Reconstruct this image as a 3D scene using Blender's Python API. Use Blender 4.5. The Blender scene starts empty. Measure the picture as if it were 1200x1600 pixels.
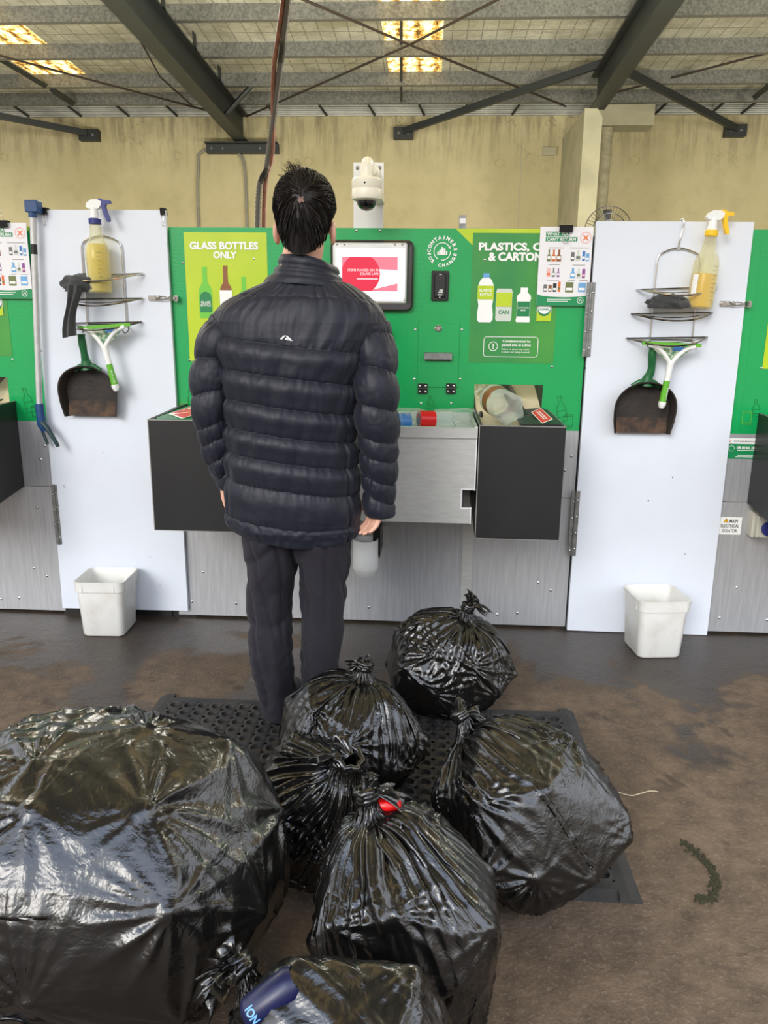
import bpy, bmesh, math, random
import numpy as np
from mathutils import Vector, Matrix, noise

random.seed(7); np.random.seed(7)
SC = bpy.context.scene
COL = SC.collection
PI = math.pi

# ------------------------------------------------------------------ camera
FPX, CAMH = 1202.0, 1.33
PITCH, YAW, ROLL = math.radians(14.0), math.radians(3.2), math.radians(0.6)
_f = Vector((-math.sin(YAW)*math.cos(PITCH), math.cos(YAW)*math.cos(PITCH), -math.sin(PITCH)))
_r0 = Vector((math.cos(YAW), math.sin(YAW), 0)); _u0 = _r0.cross(_f)
_r = _r0*math.cos(ROLL) + _u0*math.sin(ROLL); _u = _u0*math.cos(ROLL) - _r0*math.sin(ROLL)
cam_d = bpy.data.cameras.new('camera'); cam = bpy.data.objects.new('camera', cam_d); COL.objects.link(cam)
cam_d.sensor_fit = 'VERTICAL'; cam_d.sensor_height = 36.0; cam_d.sensor_width = 27.0
cam_d.lens = 36.0*FPX/1600.0; cam_d.clip_start = 0.05; cam_d.clip_end = 200
m = Matrix((( _r.x, _u.x, -_f.x, 0), (_r.y, _u.y, -_f.y, 0), (_r.z, _u.z, -_f.z, CAMH), (0, 0, 0, 1)))
cam.matrix_world = m
SC.camera = cam

# ------------------------------------------------------------------ world, sun, exposure
W = bpy.data.worlds.new('sky'); SC.world = W; W.use_nodes = True
nt = W.node_tree; nt.nodes.clear()
wo = nt.nodes.new('ShaderNodeOutputWorld'); bg = nt.nodes.new('ShaderNodeBackground')
tc = nt.nodes.new('ShaderNodeTexCoord'); sep = nt.nodes.new('ShaderNodeSeparateXYZ'); rp = nt.nodes.new('ShaderNodeValToRGB')
nt.links.new(tc.outputs['Generated'], sep.inputs[0]); nt.links.new(sep.outputs['Z'], rp.inputs[0])
for k, (pos, c_) in enumerate(((0.0, (0.20, 0.17, 0.14)), (0.15, (0.33, 0.30, 0.26)), (0.44, (1.15, 1.22, 1.34)), (1.0, (0.55, 0.75, 1.15)))):
    e_ = rp.color_ramp.elements[k] if k < 2 else rp.color_ramp.elements.new(pos)
    e_.position = pos; e_.color = c_+(1,)
nt.links.new(rp.outputs[0], bg.inputs[0]); bg.inputs[1].default_value = 1.6
nt.links.new(bg.outputs[0], wo.inputs[0])
sun_d = bpy.data.lights.new('sun', 'SUN'); sun = bpy.data.objects.new('sun', sun_d); COL.objects.link(sun)
sun_d.energy = 1.0; sun_d.angle = math.radians(24); sun_d.color = (1.0, 0.95, 0.87)
sun.rotation_euler = Vector((0.42, 1.0, -0.50)).to_track_quat('-Z', 'Y').to_euler()
sun.location = (-6, -8, 7)
for lx_, ly_, lz_, le_ in ((-4.6, 5.6, 3.5, 70), (-1.5, 5.6, 3.5, 70), (1.6, 5.6, 3.5, 70), (4.7, 5.6, 3.5, 70), (-4.2, 5.4, 1.3, 150), (-1.4, 5.4, 1.3, 150), (1.4, 5.4, 1.3, 150), (4.2, 5.4, 1.3, 150)):   # added fill lights, high and low, brightening the rear wall and roof; no fittings
    ld = bpy.data.lights.new('fill_light', 'POINT'); lo_ = bpy.data.objects.new('fill_light', ld); COL.objects.link(lo_)
    ld.energy = le_; ld.color = (1.0, 0.95, 0.84); ld.shadow_soft_size = 0.25; lo_.location = (lx_, ly_, lz_)
SC.view_settings.view_transform = 'Standard'; SC.view_settings.look = 'None'
SC.view_settings.gamma = 1.0; SC.view_settings.exposure = 0.78; SC.view_settings.use_curve_mapping = False

# ------------------------------------------------------------------ measuring helpers (photo pixel -> point on a real plane)
def _ray(px, py): return _f + _r*((px-600)/FPX) + _u*((800-py)/FPX)
def at(px, py, Y):
    d = _ray(px, py); return d*(Y/d.y) + Vector((0, 0, CAMH))
def onz(px, py, z=0.0):
    d = _ray(px, py); return d*((z-CAMH)/d.z) + Vector((0, 0, CAMH))

# ------------------------------------------------------------------ materials
def lin(c):
    def f(v):
        v /= 255.0
        return v/12.92 if v <= 0.04045 else ((v+0.055)/1.055)**2.4
    return tuple(f(v) for v in c) + (1.0,)
def setin(n, k, v):
    if k in n.inputs: n.inputs[k].default_value = v
def mat(name, rgb, rough=0.5, metal=0.0, var=0.0, vscale=6.0, rgb2=None, bump=0.0, bscale=40.0, stretch=None,
        coat=0.0, emit=None, estr=0.0, alpha=1.0, trans=0.0, spec=0.5, sheen=0.0, detail=4.0, vcontrast=None):
    M = bpy.data.materials.new(name); M.use_nodes = True
    t = M.node_tree; b = t.nodes['Principled BSDF']
    c = lin(rgb)
    b.inputs['Base Color'].default_value = c; b.inputs['Roughness'].default_value = rough
    b.inputs['Metallic'].default_value = metal
    setin(b, 'Specular IOR Level', spec); setin(b, 'Coat Weight', coat); setin(b, 'Coat Roughness', 0.15)
    setin(b, 'Sheen Weight', sheen); setin(b, 'Transmission Weight', trans); b.inputs['Alpha'].default_value = alpha
    if emit is not None:
        b.inputs['Emission Color'].default_value = lin(emit); b.inputs['Emission Strength'].default_value = estr
    if var > 0 or rgb2 is not None or bump > 0:
        tcn = t.nodes.new('ShaderNodeTexCoord'); mp = t.nodes.new('ShaderNodeMapping')
        t.links.new(tcn.outputs['Object'], mp.inputs[0])
        if stretch: mp.inputs['Scale'].default_value = stretch
    if var > 0 or rgb2 is not None:
        nz = t.nodes.new('ShaderNodeTexNoise'); nz.inputs['Scale'].default_value = vscale; nz.inputs['Detail'].default_value = detail
        t.links.new(mp.outputs[0], nz.inputs['Vector'])
        mx = t.nodes.new('ShaderNodeMix'); mx.data_type = 'RGBA'
        c2 = lin(rgb2) if rgb2 else tuple(max(0, v*(1-var)) for v in c[:3])+(1,)
        mx.inputs[6].default_value = c2; mx.inputs[7].default_value = c
        rr = t.nodes.new('ShaderNodeValToRGB'); lo, hi = vcontrast or (0.35, 0.65)
        rr.color_ramp.elements[0].position = lo; rr.color_ramp.elements[1].position = hi
        t.links.new(nz.outputs['Fac'], rr.inputs[0]); t.links.new(rr.outputs[0], mx.inputs[0])
        t.links.new(mx.outputs[2], b.inputs['Base Color'])
    if bump > 0:
        n2 = t.nodes.new('ShaderNodeTexNoise'); n2.inputs['Scale'].default_value = bscale; n2.inputs['Detail'].default_value = 5
        t.links.new(mp.outputs[0], n2.inputs['Vector'])
        bp = t.nodes.new('ShaderNodeBump'); bp.inputs['Strength'].default_value = bump; bp.inputs['Distance'].default_value = 0.01
        t.links.new(n2.outputs['Fac'], bp.inputs['Height']); t.links.new(bp.outputs[0], b.inputs['Normal'])
    return M

def nodes_of(M): return M.node_tree, M.node_tree.nodes['Principled BSDF']

M = {}
M['green'] = mat('green_print', (4, 166, 88), 0.30, var=0.10, vscale=2.0, bump=0.08, bscale=130, coat=0.5)
M['lime'] = mat('lime_print', (176, 206, 30), 0.34, bump=0.05, bscale=160, coat=0.25, rgb2=(196, 216, 40), vscale=3)
M['dkgreen'] = mat('dark_green_print', (34, 133, 74), 0.34, bump=0.05, bscale=160, coat=0.25, rgb2=(70, 155, 62), vscale=2.5)
M['white_print'] = mat('white_print', (244, 246, 244), 0.4)
M['black_print'] = mat('black_print', (26, 28, 28), 0.4)
M['line_green'] = mat('line_print', (8, 116, 62), 0.4)
M['line_lime'] = mat('line_lime_print', (120, 190, 50), 0.4)
M['line_white'] = mat('line_white_print', (215, 240, 225), 0.4)
M['red'] = mat('red_print', (214, 34, 34), 0.35)
M['poster_white'] = mat('poster_white', (238, 238, 242), 0.42, var=0.05, vscale=4)
M['poster_green'] = mat('poster_green', (20, 140, 84), 0.4)
M['pink_print'] = mat('pink_print', (235, 190, 188), 0.4)
M['orange_print'] = mat('orange_print', (232, 110, 40), 0.4)
M['brown_print'] = mat('brown_print', (140, 84, 44), 0.4)
M['amber_print'] = mat('amber_print', (205, 110, 40), 0.4)
M['blue_print'] = mat('blue_print', (52, 120, 190), 0.4)
M['cyan_print'] = mat('cyan_print', (110, 170, 220), 0.4)
M['purple_print'] = mat('purple_print', (140, 70, 150), 0.4)
M['grey_print'] = mat('grey_print', (110, 112, 108), 0.4)
M['olive_print'] = mat('olive_print', (110, 120, 70), 0.4)
M['glassgreen_print'] = mat('glass_green_print', (110, 200, 60), 0.4)
M['label_green'] = mat('label_green_print', (20, 128, 74), 0.4)
M['pale_print'] = mat('pale_print', (206, 214, 206), 0.4)
M['yellow_sign'] = mat('yellow_sign_print', (240, 180, 30), 0.4)
M['door'] = mat('white_door_sheet', (226, 233, 244), 0.33, var=0.05, vscale=3.0, bump=0.03, bscale=5, coat=0.1)
M['steel'] = mat('brushed_steel', (196, 198, 202), 0.42, metal=0.55, var=0.16, vscale=7, stretch=(14, 14, 0.8), bump=0.05, bscale=30)
M['steel_bright'] = mat('bright_steel', (212, 214, 212), 0.38, metal=0.55, var=0.10, vscale=9, stretch=(2, 2, 9), bump=0.04, bscale=20)
M['chrome'] = mat('chrome', (205, 205, 205), 0.18, metal=1.0)
M['dkchrome'] = mat('worn_chrome', (150, 146, 140), 0.26, metal=1.0, rgb2=(70, 60, 52), vscale=30)
M['zinc'] = mat('zinc_hinge', (150, 152, 150), 0.45, metal=0.8, var=0.3, vscale=30)
M['box_black'] = mat('black_sheet', (30, 31, 33), 0.42, var=0.3, vscale=5, bump=0.06, bscale=50, stretch=(1, 1, 0.5))
M['box_edge'] = mat('worn_edge', (150, 150, 146), 0.5, metal=0.4)
M['blackp'] = mat('black_plastic', (24, 25, 27), 0.38)
M['bezel'] = mat('screen_bezel', (48, 46, 45), 0.35)
M['red_plastic'] = mat('red_plastic', (220, 24, 30), 0.3, coat=0.4)
M['wall'] = None
M['fin'] = mat('concrete_fin', (176, 172, 142), 0.85, var=0.2, vscale=3, bump=0.2, bscale=30)
M['rafter'] = mat('dark_painted_steel', (36, 41, 39), 0.5, var=0.15, vscale=4)
M['galv'] = mat('galvanised_purlin', (132, 132, 124), 0.48, metal=0.5, rgb2=(102, 103, 97), vscale=45, detail=2)
M['gutter'] = mat('gutter_sheet', (205, 206, 196), 0.5, var=0.2, vscale=5)
M['rustrod'] = mat('brace_rod', (66, 56, 48), 0.6, metal=0.3)
M['pvc'] = mat('white_pvc', (232, 234, 232), 0.35, var=0.06, vscale=10)
M['pvc_beige'] = mat('painted_downpipe', (170, 164, 132), 0.6, var=0.25, vscale=12)
M['bucket'] = mat('bucket_plastic', (226, 226, 222), 0.38, rgb2=(205, 202, 192), vscale=9, bump=0.03, bscale=20, vcontrast=(0.25, 0.5))
M['blue_plastic'] = mat('blue_plastic', (34, 74, 124), 0.42, var=0.2, vscale=20)
M['navy_plastic'] = mat('navy_plastic', (44, 52, 128), 0.38)
M['teal_plastic'] = mat('dark_teal_plastic', (26, 56, 62), 0.45)
M['yellow_plastic'] = mat('yellow_plastic', (245, 200, 20), 0.38)
M['alu'] = mat('aluminium_tube', (214, 214, 214), 0.4, metal=0.35, var=0.15, vscale=30)
M['pan'] = mat('dirty_dustpan', (56, 48, 42), 0.7, rgb2=(34, 30, 28), vscale=9, bump=0.3, bscale=60)
M['pan_rust'] = mat('rust_stained_lip', (88, 64, 46), 0.75, rgb2=(40, 33, 29), vscale=26, bump=0.3, bscale=60)
M['pan_green'] = mat('green_plastic', (18, 96, 48), 0.42, var=0.15, vscale=10)
M['sq_white'] = mat('squeegee_white', (238, 240, 238), 0.35)
M['sq_lime'] = mat('squeegee_lime', (96, 176, 40), 0.4)
M['sq_print'] = mat('squeegee_card', (176, 186, 160), 0.5, rgb2=(86, 130, 96), vscale=60, vcontrast=(0.45, 0.55))
M['cloth'] = mat('grey_microfibre', (62, 64, 66), 0.95, var=0.25, vscale=30, sheen=0.3, bump=0.3, bscale=200)
M['cable_orange'] = mat('orange_cable', (136, 82, 56), 0.6, rgb2=(100, 62, 48), vscale=30)
M['cable_grey'] = mat('grey_spiral_conduit', (84, 80, 72), 0.5, metal=0.3)
M['conduit'] = mat('grey_conduit', (128, 126, 112), 0.55)
M['rubber'] = mat('rubber_mat', (40, 40, 42), 0.6, rgb2=(56, 54, 52), vscale=14, bump=0.15, bscale=80)
M['skin'] = mat('skin', (224, 172, 148), 0.5, var=0.08, vscale=14)
M['scalp'] = mat('scalp', (120, 92, 82), 0.6)
M['hair'] = mat('black_hair', (15, 12, 12), 0.50, rgb2=(28, 21, 19), vscale=30, spec=0.32)
M['trouser'] = mat('charcoal_trousers', (29, 26, 37), 0.9, var=0.18, vscale=6, sheen=0.06, bump=0.12, bscale=350)
M['jacket'] = mat('quilted_nylon', (26, 29, 42), 0.50, var=0.10, vscale=6, spec=0.35, sheen=0.08, bump=0.10, bscale=28, stretch=(1, 1, 2.2))
M['sock'] = mat('grey_shoe', (70, 74, 84), 0.7)
M['cream_plastic'] = mat('cream_camera_plastic', (236, 232, 214), 0.35)
M['dome'] = mat('smoked_dome', (12, 14, 14), 0.05, coat=0.6)
M['plate_white'] = mat('white_plate', (232, 234, 232), 0.4, var=0.06, vscale=14, bump=0.05, bscale=30)
M['conveyor'] = mat('cream_chute', (214, 202, 172), 0.4, var=0.2, vscale=5)
M['iso_grey'] = mat('isolator_grey', (198, 196, 182), 0.45)
M['string'] = mat('pale_string', (200, 188, 160), 0.8)
M['moss'] = mat('moss', (56, 55, 36), 0.95, bump=0.5, bscale=120)
M['screen_red'] = mat('screen_red', (214, 40, 70), 0.3, emit=(214, 50, 78), estr=0.18)
M['screen_pink'] = mat('screen_pink', (236, 120, 140), 0.3, emit=(236, 130, 150), estr=0.18)
M['screen_white'] = mat('screen_white', (230, 232, 236), 0.3, emit=(230, 235, 240), estr=0.2)
M['screen_text'] = mat('screen_text', (250, 230, 232), 0.4, emit=(250, 230, 232), estr=0.3)
M['red_tear'] = mat('red_wrapper', (215, 16, 20), 0.35)
M['blue_tear'] = mat('blue_wrapper', (12, 20, 62), 0.35)

def clear_plastic(name, tint, fac, rough=0.06):
    K = bpy.data.materials.new(name); K.use_nodes = True; t = K.node_tree; b = t.nodes['Principled BSDF']
    out = t.nodes['Material Output']
    b.inputs['Base Color'].default_value = lin(tint); b.inputs['Roughness'].default_value = rough
    tr = t.nodes.new('ShaderNodeBsdfTransparent'); tr.inputs[0].default_value = lin(tuple(min(255, v+20) for v in tint))
    lw = t.nodes.new('ShaderNodeLayerWeight'); lw.inputs[0].default_value = 0.35
    ad = t.nodes.new('ShaderNodeMath'); ad.operation = 'MULTIPLY_ADD'; ad.inputs[1].default_value = 0.6; ad.inputs[2].default_value = fac
    t.links.new(lw.outputs['Facing'], ad.inputs[0])
    mx = t.nodes.new('ShaderNodeMixShader'); t.links.new(ad.outputs[0], mx.inputs[0])
    t.links.new(tr.outputs[0], mx.inputs[1]); t.links.new(b.outputs[0], mx.inputs[2]); t.links.new(mx.outputs[0], out.inputs[0])
    return K
M['clear'] = clear_plastic('clear_bottle', (228, 233, 230), 0.07)
M['haze_bottle'] = clear_plastic('frosted_bottle', (232, 230, 210), 0.14, 0.22)
M['liquid'] = clear_plastic('yellow_liquid', (238, 220, 92), 0.55, 0.2)
M['liquid_strong'] = clear_plastic('amber_liquid', (246, 212, 44), 0.60, 0.2)
M['acrylic'] = clear_plastic('screen_cover', (225, 230, 236), 0.10, 0.12)

# ------------------------------------------------------------------ mesh builder
def origin(o):
    v = Vector((0, 0, 0))
    while o is not None:
        v += o.location; o = o.parent
    return v
class MB:
    def __init__(s): s.v = []; s.f = []; s.mi = []; s.cur = 0
    def add(s, vs, fs, mi=None):
        n = len(s.v); s.v.extend([tuple(p) for p in vs])
        for f in fs: s.f.append(tuple(i+n for i in f)); s.mi.append(s.cur if mi is None else mi)
        return s
    def box(s, x0, x1, y0, y1, z0, z1, mi=None):
        v = [(x0,y0,z0),(x1,y0,z0),(x1,y1,z0),(x0,y1,z0),(x0,y0,z1),(x1,y0,z1),(x1,y1,z1),(x0,y1,z1)]
        return s.add(v, [(0,3,2,1),(4,5,6,7),(0,1,5,4),(1,2,6,5),(2,3,7,6),(3,0,4,7)], mi)
    def rbox(s, x0, x1, y0, y1, z0, z1, r=0.004, mi=None):   # front-facing bevel on all four x-z edges and the front rim
        o = rrect(x0, x1, z0, z1, r, 4); i = rrect(x0+r*.6, x1-r*.6, z0+r*.6, z1-r*.6, r*.6, 4); n = len(o)
        v = [(a, y1, b) for a, b in o] + [(a, y0+r*.6, b) for a, b in o] + [(a, y0, b) for a, b in i]
        f = []
        for k in range(n):
            j = (k+1) % n; f += [(k, n+k, n+j, j)[::-1], (n+k, 2*n+k, 2*n+j, n+j)[::-1]]
        f += [tuple(range(2*n, 3*n)), tuple(range(n))[::-1]]
        return s.add(v, f, mi)
    def plate(s, poly, y0, y1, mi=None):                    # polygon in x-z extruded along y (front y0)
        n = len(poly); v = [(a, y0, b) for a, b in poly] + [(a, y1, b) for a, b in poly]
        f = [tuple(range(n)), tuple(range(n, 2*n))[::-1]] + [(k, n+k, n+(k+1) % n, (k+1) % n) for k in range(n)]
        return s.add(v, f, mi)
    def prism(s, poly3, vec, mi=None):
        n = len(poly3); vec = Vector(vec); v = [Vector(p) for p in poly3]; v += [p+vec for p in v]
        f = [tuple(range(n)), tuple(range(n, 2*n))[::-1]] + [(k, n+k, n+(k+1) % n, (k+1) % n) for k in range(n)]
        return s.add(v, f, mi)
    def tube(s, pts, r, seg=10, cap=True, mi=None, closed=False):
        pts = [Vector(p) for p in pts]; n = len(pts); rs = r if isinstance(r, (list, tuple)) else [r]*n
        vs = []; prev = None
        for i, p in enumerate(pts):
            if closed: t = pts[(i+1) % n]-pts[i-1]
            else: t = (pts[min(i+1, n-1)]-pts[max(i-1, 0)])
            t.normalize()
            if prev is None:
                a = Vector((0, 0, 1)) if abs(t.z) < 0.9 else Vector((1, 0, 0)); u = t.cross(a).normalized()
            else:
                u = (prev - t*prev.dot(t)); u = u.normalized() if u.length > 1e-6 else t.orthogonal().normalized()
            prev = u; w = t.cross(u)
            for k in range(seg):
                a = 2*PI*k/seg; vs.append(p+(u*math.cos(a)+w*math.sin(a))*rs[i])
        fs = []
        for i in range(n if closed else n-1):
            i2 = (i+1) % n
            for k in range(seg):
                k2 = (k+1) % seg; fs.append((i*seg+k, i*seg+k2, i2*seg+k2, i2*seg+k))
        if cap and not closed: fs += [tuple(range(seg))[::-1], tuple(range((n-1)*seg, n*seg))]
        return s.add(vs, fs, mi)
    def lathe(s, prof, base, axis=(0, 0, 1), seg=32, mi=None, cap=True, sx=1.0, ang=0.0):
        ax = Vector(axis).normalized(); u = ax.orthogonal().normalized()
        if abs(ax.z) > 0.99: u = Vector((1, 0, 0))
        w = ax.cross(u); base = Vector(base); vs = []; n = len(prof)
        for r, h in prof:
            for k in range(seg):
                a = 2*PI*k/seg+ang; vs.append(base+ax*h+u*(r*math.cos(a)*sx)+w*(r*math.sin(a)))
        fs = []
        for i in range(n-1):
            for k in range(seg):
                k2 = (k+1) % seg; fs.append((i*seg+k, i*seg+k2, (i+1)*seg+k2, (i+1)*seg+k))
        if cap: fs += [tuple(range(seg))[::-1], tuple(range((n-1)*seg, n*seg))]
        return s.add(vs, fs, mi)
    def grid(s, A, close_u=False, mi=None):                 # A[i][j] -> point
        A = np.asarray(A); ni, nj = A.shape[:2]; fs = []
        for i in range(ni-1):
            for j in range(nj if close_u else nj-1):
                j2 = (j+1) % nj; fs.append((i*nj+j, i*nj+j2, (i+1)*nj+j2, (i+1)*nj+j))
        return s.add(A.reshape(-1, 3).tolist(), fs, mi)
    def screw(s, x, z, y, r=0.006, mi=None):                 # domed screw head on a front face at y
        return s.lathe([(r, 0), (r*0.9, r*0.35), (r*0.55, r*0.62), (0.0005, r*0.7)], (x, y+0.001, z), (0, -1, 0), 12, mi)
    def text(s, txt, cx, cz, y, width=None, height=None, rot=0.0, bold=0.0, align='CENTER', mi=None, xform=None):
        vs, fs, bb = text_mesh(txt, bold)
        w = bb[1]-bb[0]; h = bb[3]-bb[2]
        sx = sz = (width/w if width else height/h)
        if width and height: sz = height/h
        ox = {'CENTER': (bb[0]+bb[1])/2, 'LEFT': bb[0], 'RIGHT': bb[1]}[align]; oz = (bb[2]+bb[3])/2
        c, sn = math.cos(rot), math.sin(rot); P = []
        for x, z in vs:
            a = (x-ox)*sx; b = (z-oz)*sz; a, b = a*c-b*sn, a*sn+b*c
            P.append(xform(cx+a, cz+b) if xform else (cx+a, y, cz+b))
        return s.add(P, fs, mi)
    def build(s, name, mats, parent=None, smooth=True, ang=35):
        o = origin(parent) if parent is not None else Vector((0, 0, 0))
        me = bpy.data.meshes.new(name)
        V = np.array(s.v, dtype=float).reshape(-1, 3) - np.array(o)
        me.from_pydata(V.tolist(), [], s.f)
        mats = mats if isinstance(mats, (list, tuple)) else [mats]
        for q in mats: me.materials.append(M[q] if isinstance(q, str) else q)
        if len(mats) > 1: me.polygons.foreach_set('material_index', s.mi)
        if smooth:
            me.polygons.foreach_set('use_smooth', [True]*len(me.polygons))
            try: me.set_sharp_from_angle(angle=math.radians(ang))
            except Exception: pass
        me.update()
        ob = bpy.data.objects.new(name, me); COL.objects.link(ob)
        if parent is not None: ob.parent = parent
        return ob
def screws(name, mt, parent, pts):                          # every screw head a part of its own
    for x, z, y, r in pts:
        q = MB(); q.screw(x, z, y, r); q.build(name, mt, parent)
_tm = {}
def text_mesh(txt, bold):
    key = (txt, bold)
    if key in _tm: return _tm[key]
    cu = bpy.data.curves.new('t', 'FONT'); cu.body = txt; cu.offset = bold; cu.resolution_u = 3
    ob = bpy.data.objects.new('t', cu); COL.objects.link(ob)
    dg = bpy.context.evaluated_depsgraph_get(); me = bpy.data.meshes.new_from_object(ob.evaluated_get(dg))
    vs = [(v.co.x, v.co.y) for v in me.vertices]; fs = [tuple(p.vertices) for p in me.polygons]
    bpy.data.objects.remove(ob); bpy.data.curves.remove(cu); bpy.data.meshes.remove(me)
    xs = [a for a, _ in vs]; zs = [b for _, b in vs]
    _tm[key] = (vs, fs, (min(xs), max(xs), min(zs), max(zs))); return _tm[key]
def rrect(x0, x1, z0, z1, r, n=5):
    P = []
    for cx, cz, a0 in ((x1-r, z0+r, -PI/2), (x1-r, z1-r, 0), (x0+r, z1-r, PI/2), (x0+r, z0+r, PI)):
        for k in range(n+1):
            a = a0+PI/2*k/n; P.append((cx+r*math.cos(a), cz+r*math.sin(a)))
    return P
def ring_poly(cx, cz, r0, r1, a0, a1, n=24):
    A = [a0+(a1-a0)*k/n for k in range(n+1)]
    return [(cx+r1*math.cos(a), cz+r1*math.sin(a)) for a in A] + [(cx+r0*math.cos(a), cz+r0*math.sin(a)) for a in A[::-1]]
def smooth_path(pts, n=8, closed=False):
    P = [Vector(p) for p in pts]; out = []; N = len(P)
    for i in range(N if closed else N-1):
        g = (lambda k: P[k % N]) if closed else (lambda k: P[max(0, min(N-1, k))])
        p0, p1, p2, p3 = g(i-1), g(i), g(i+1), g(i+2)
        for k in range(n):
            t = k/n
            out.append(0.5*((2*p1)+(p2-p0)*t+(2*p0-5*p1+4*p2-p3)*t*t+(3*p1-p0-3*p2+p3)*t**3))
    if not closed: out.append(P[-1])
    return out
def thing(name, label, cat, loc=(0, 0, 0), group=None):
    o = bpy.data.objects.new(name, None); COL.objects.link(o); o.location = loc; o.empty_display_size = 0.05
    o['label'] = label; o['category'] = cat
    if group: o['group'] = group
    return o
def tag(o, label, cat, group=None):
    o['label'] = label; o['category'] = cat
    if group: o['group'] = group
    return o
def struct(o, kind='structure'): o['kind'] = kind; return o
def recenter(o):                                            # move a top-level mesh's origin to its base centre
    V = np.empty(len(o.data.vertices)*3); o.data.vertices.foreach_get('co', V); V = V.reshape(-1, 3)
    c = np.array([(V[:,0].min()+V[:,0].max())/2, (V[:,1].min()+V[:,1].max())/2, V[:,2].min()])
    V -= c; o.data.vertices.foreach_set('co', V.ravel()); o.data.update(); o.location = Vector(c)+o.location; return o
def copy_tree(o, parent=None):
    c = o.copy(); COL.objects.link(c)
    if parent is not None: c.parent = parent
    for ch in [k for k in bpy.data.objects if k.parent == o]: copy_tree(ch, c)
    return c

# ================================================================== large structure
YP = 3.25                         # front plane of the machines
YW = 11.0                         # rear concrete wall
SLOPE = 0.033                     # roof falls towards the rear wall
def roof_z(Y, z_at_wall): return z_at_wall + SLOPE*(YW-Y)

def N(t, k, **kw):
    n = t.nodes.new(k)
    for a, b in kw.items(): setattr(n, a, b)
    return n
def nmath(t, op, a, b=None, c=None):
    n = N(t, 'ShaderNodeMath', operation=op)
    for i, q in enumerate((a, b, c)):
        if q is None: continue
        if isinstance(q, (int, float)): n.inputs[i].default_value = q
        else: t.links.new(q, n.inputs[i])
    return n.outputs[0]
def nnoise(t, vec, scale, detail=5, rough=0.55, dist=0.0):
    n = N(t, 'ShaderNodeTexNoise'); n.inputs['Scale'].default_value = scale; n.inputs['Detail'].default_value = detail
    n.inputs['Roughness'].default_value = rough; n.inputs['Distortion'].default_value = dist
    t.links.new(vec, n.inputs['Vector']); return n.outputs['Fac']
def nramp(t, fac, lo, hi, clo=(0,0,0,1), chi=(1,1,1,1)):
    n = N(t, 'ShaderNodeValToRGB'); e = n.color_ramp.elements
    e[0].position = lo; e[1].position = hi; e[0].color = clo; e[1].color = chi
    t.links.new(fac, n.inputs[0]); return n.outputs[0]
def nmix(t, fac, a, b):
    n = N(t, 'ShaderNodeMix', data_type='RGBA')
    for i, q in ((0, fac), (6, a), (7, b)):
        if isinstance(q, (int, float)): n.inputs[i].default_value = q
        elif isinstance(q, tuple): n.inputs[i].default_value = q
        else: t.links.new(q, n.inputs[i])
    return n.outputs[2]
def new_mat(name):
    K = bpy.data.materials.new(name); K.use_nodes = True
    return K, K.node_tree, K.node_tree.nodes['Principled BSDF']

# ---- floor
K, t, b = new_mat('stained_concrete_floor'); M['floor'] = K
g = N(t, 'ShaderNodeNewGeometry').outputs['Position']; sx = N(t, 'ShaderNodeSeparateXYZ'); t.links.new(g, sx.inputs[0])
n1 = nnoise(t, g, 1.7, 7, 0.62); n2 = nnoise(t, g, 14, 6, 0.7); n3 = nnoise(t, g, 90, 3, 0.6); n4 = nnoise(t, g, 1.5, 6, 0.62, 0.5)
base = nmix(t, nramp(t, n1, 0.32, 0.68), lin((90, 76, 63)), lin((128, 109, 90)))
base = nmix(t, nramp(t, n2, 0.36, 0.62), nmix(t, 0.55, base, lin((50, 42, 36))), base)
base = nmix(t, nmath(t, 'MULTIPLY', nramp(t, n3, 0.55, 0.78), 0.35), base, lin((176, 162, 146)))
spots = nramp(t, nnoise(t, g, 5.2, 5, 0.6, 0.4), 0.62, 0.67)
base = nmix(t, nmath(t, 'MULTIPLY', spots, 0.55), base, lin((48, 42, 38)))
# damp strip in front of the machines, ragged edge
edge = nmath(t, 'ADD', sx.outputs['Y'], nmath(t, 'MULTIPLY', nmath(t, 'SUBTRACT', n4, 0.5), 3.4))
wet = nramp(t, edge, 0.40, 0.44)      # filled in below with a scaled value
wv = N(t, 'ShaderNodeMapRange'); wv.inputs['From Min'].default_value = 2.62; wv.inputs['From Max'].default_value = 2.80
t.links.new(edge, wv.inputs['Value']); wet = wv.outputs[0]
base = nmix(t, nmath(t, 'MULTIPLY', wet, 0.72), base, lin((36, 33, 32)))
t.links.new(base, b.inputs['Base Color'])
rg = nmath(t, 'SUBTRACT', nmath(t, 'ADD', 0.62, nmath(t, 'MULTIPLY', n2, 0.25)), nmath(t, 'MULTIPLY', wet, 0.40))
t.links.new(rg, b.inputs['Roughness'])
bp = N(t, 'ShaderNodeBump'); bp.inputs['Strength'].default_value = 0.5; bp.inputs['Distance'].default_value = 0.012
t.links.new(nmath(t, 'ADD', n2, nmath(t, 'MULTIPLY', n3, 0.5)), bp.inputs['Height']); t.links.new(bp.outputs[0], b.inputs['Normal'])
mb = MB(); mb.box(-14, 14, -14, YW+0.3, -0.12, 0.0)
struct(mb.build('floor', 'floor', smooth=False))

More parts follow.
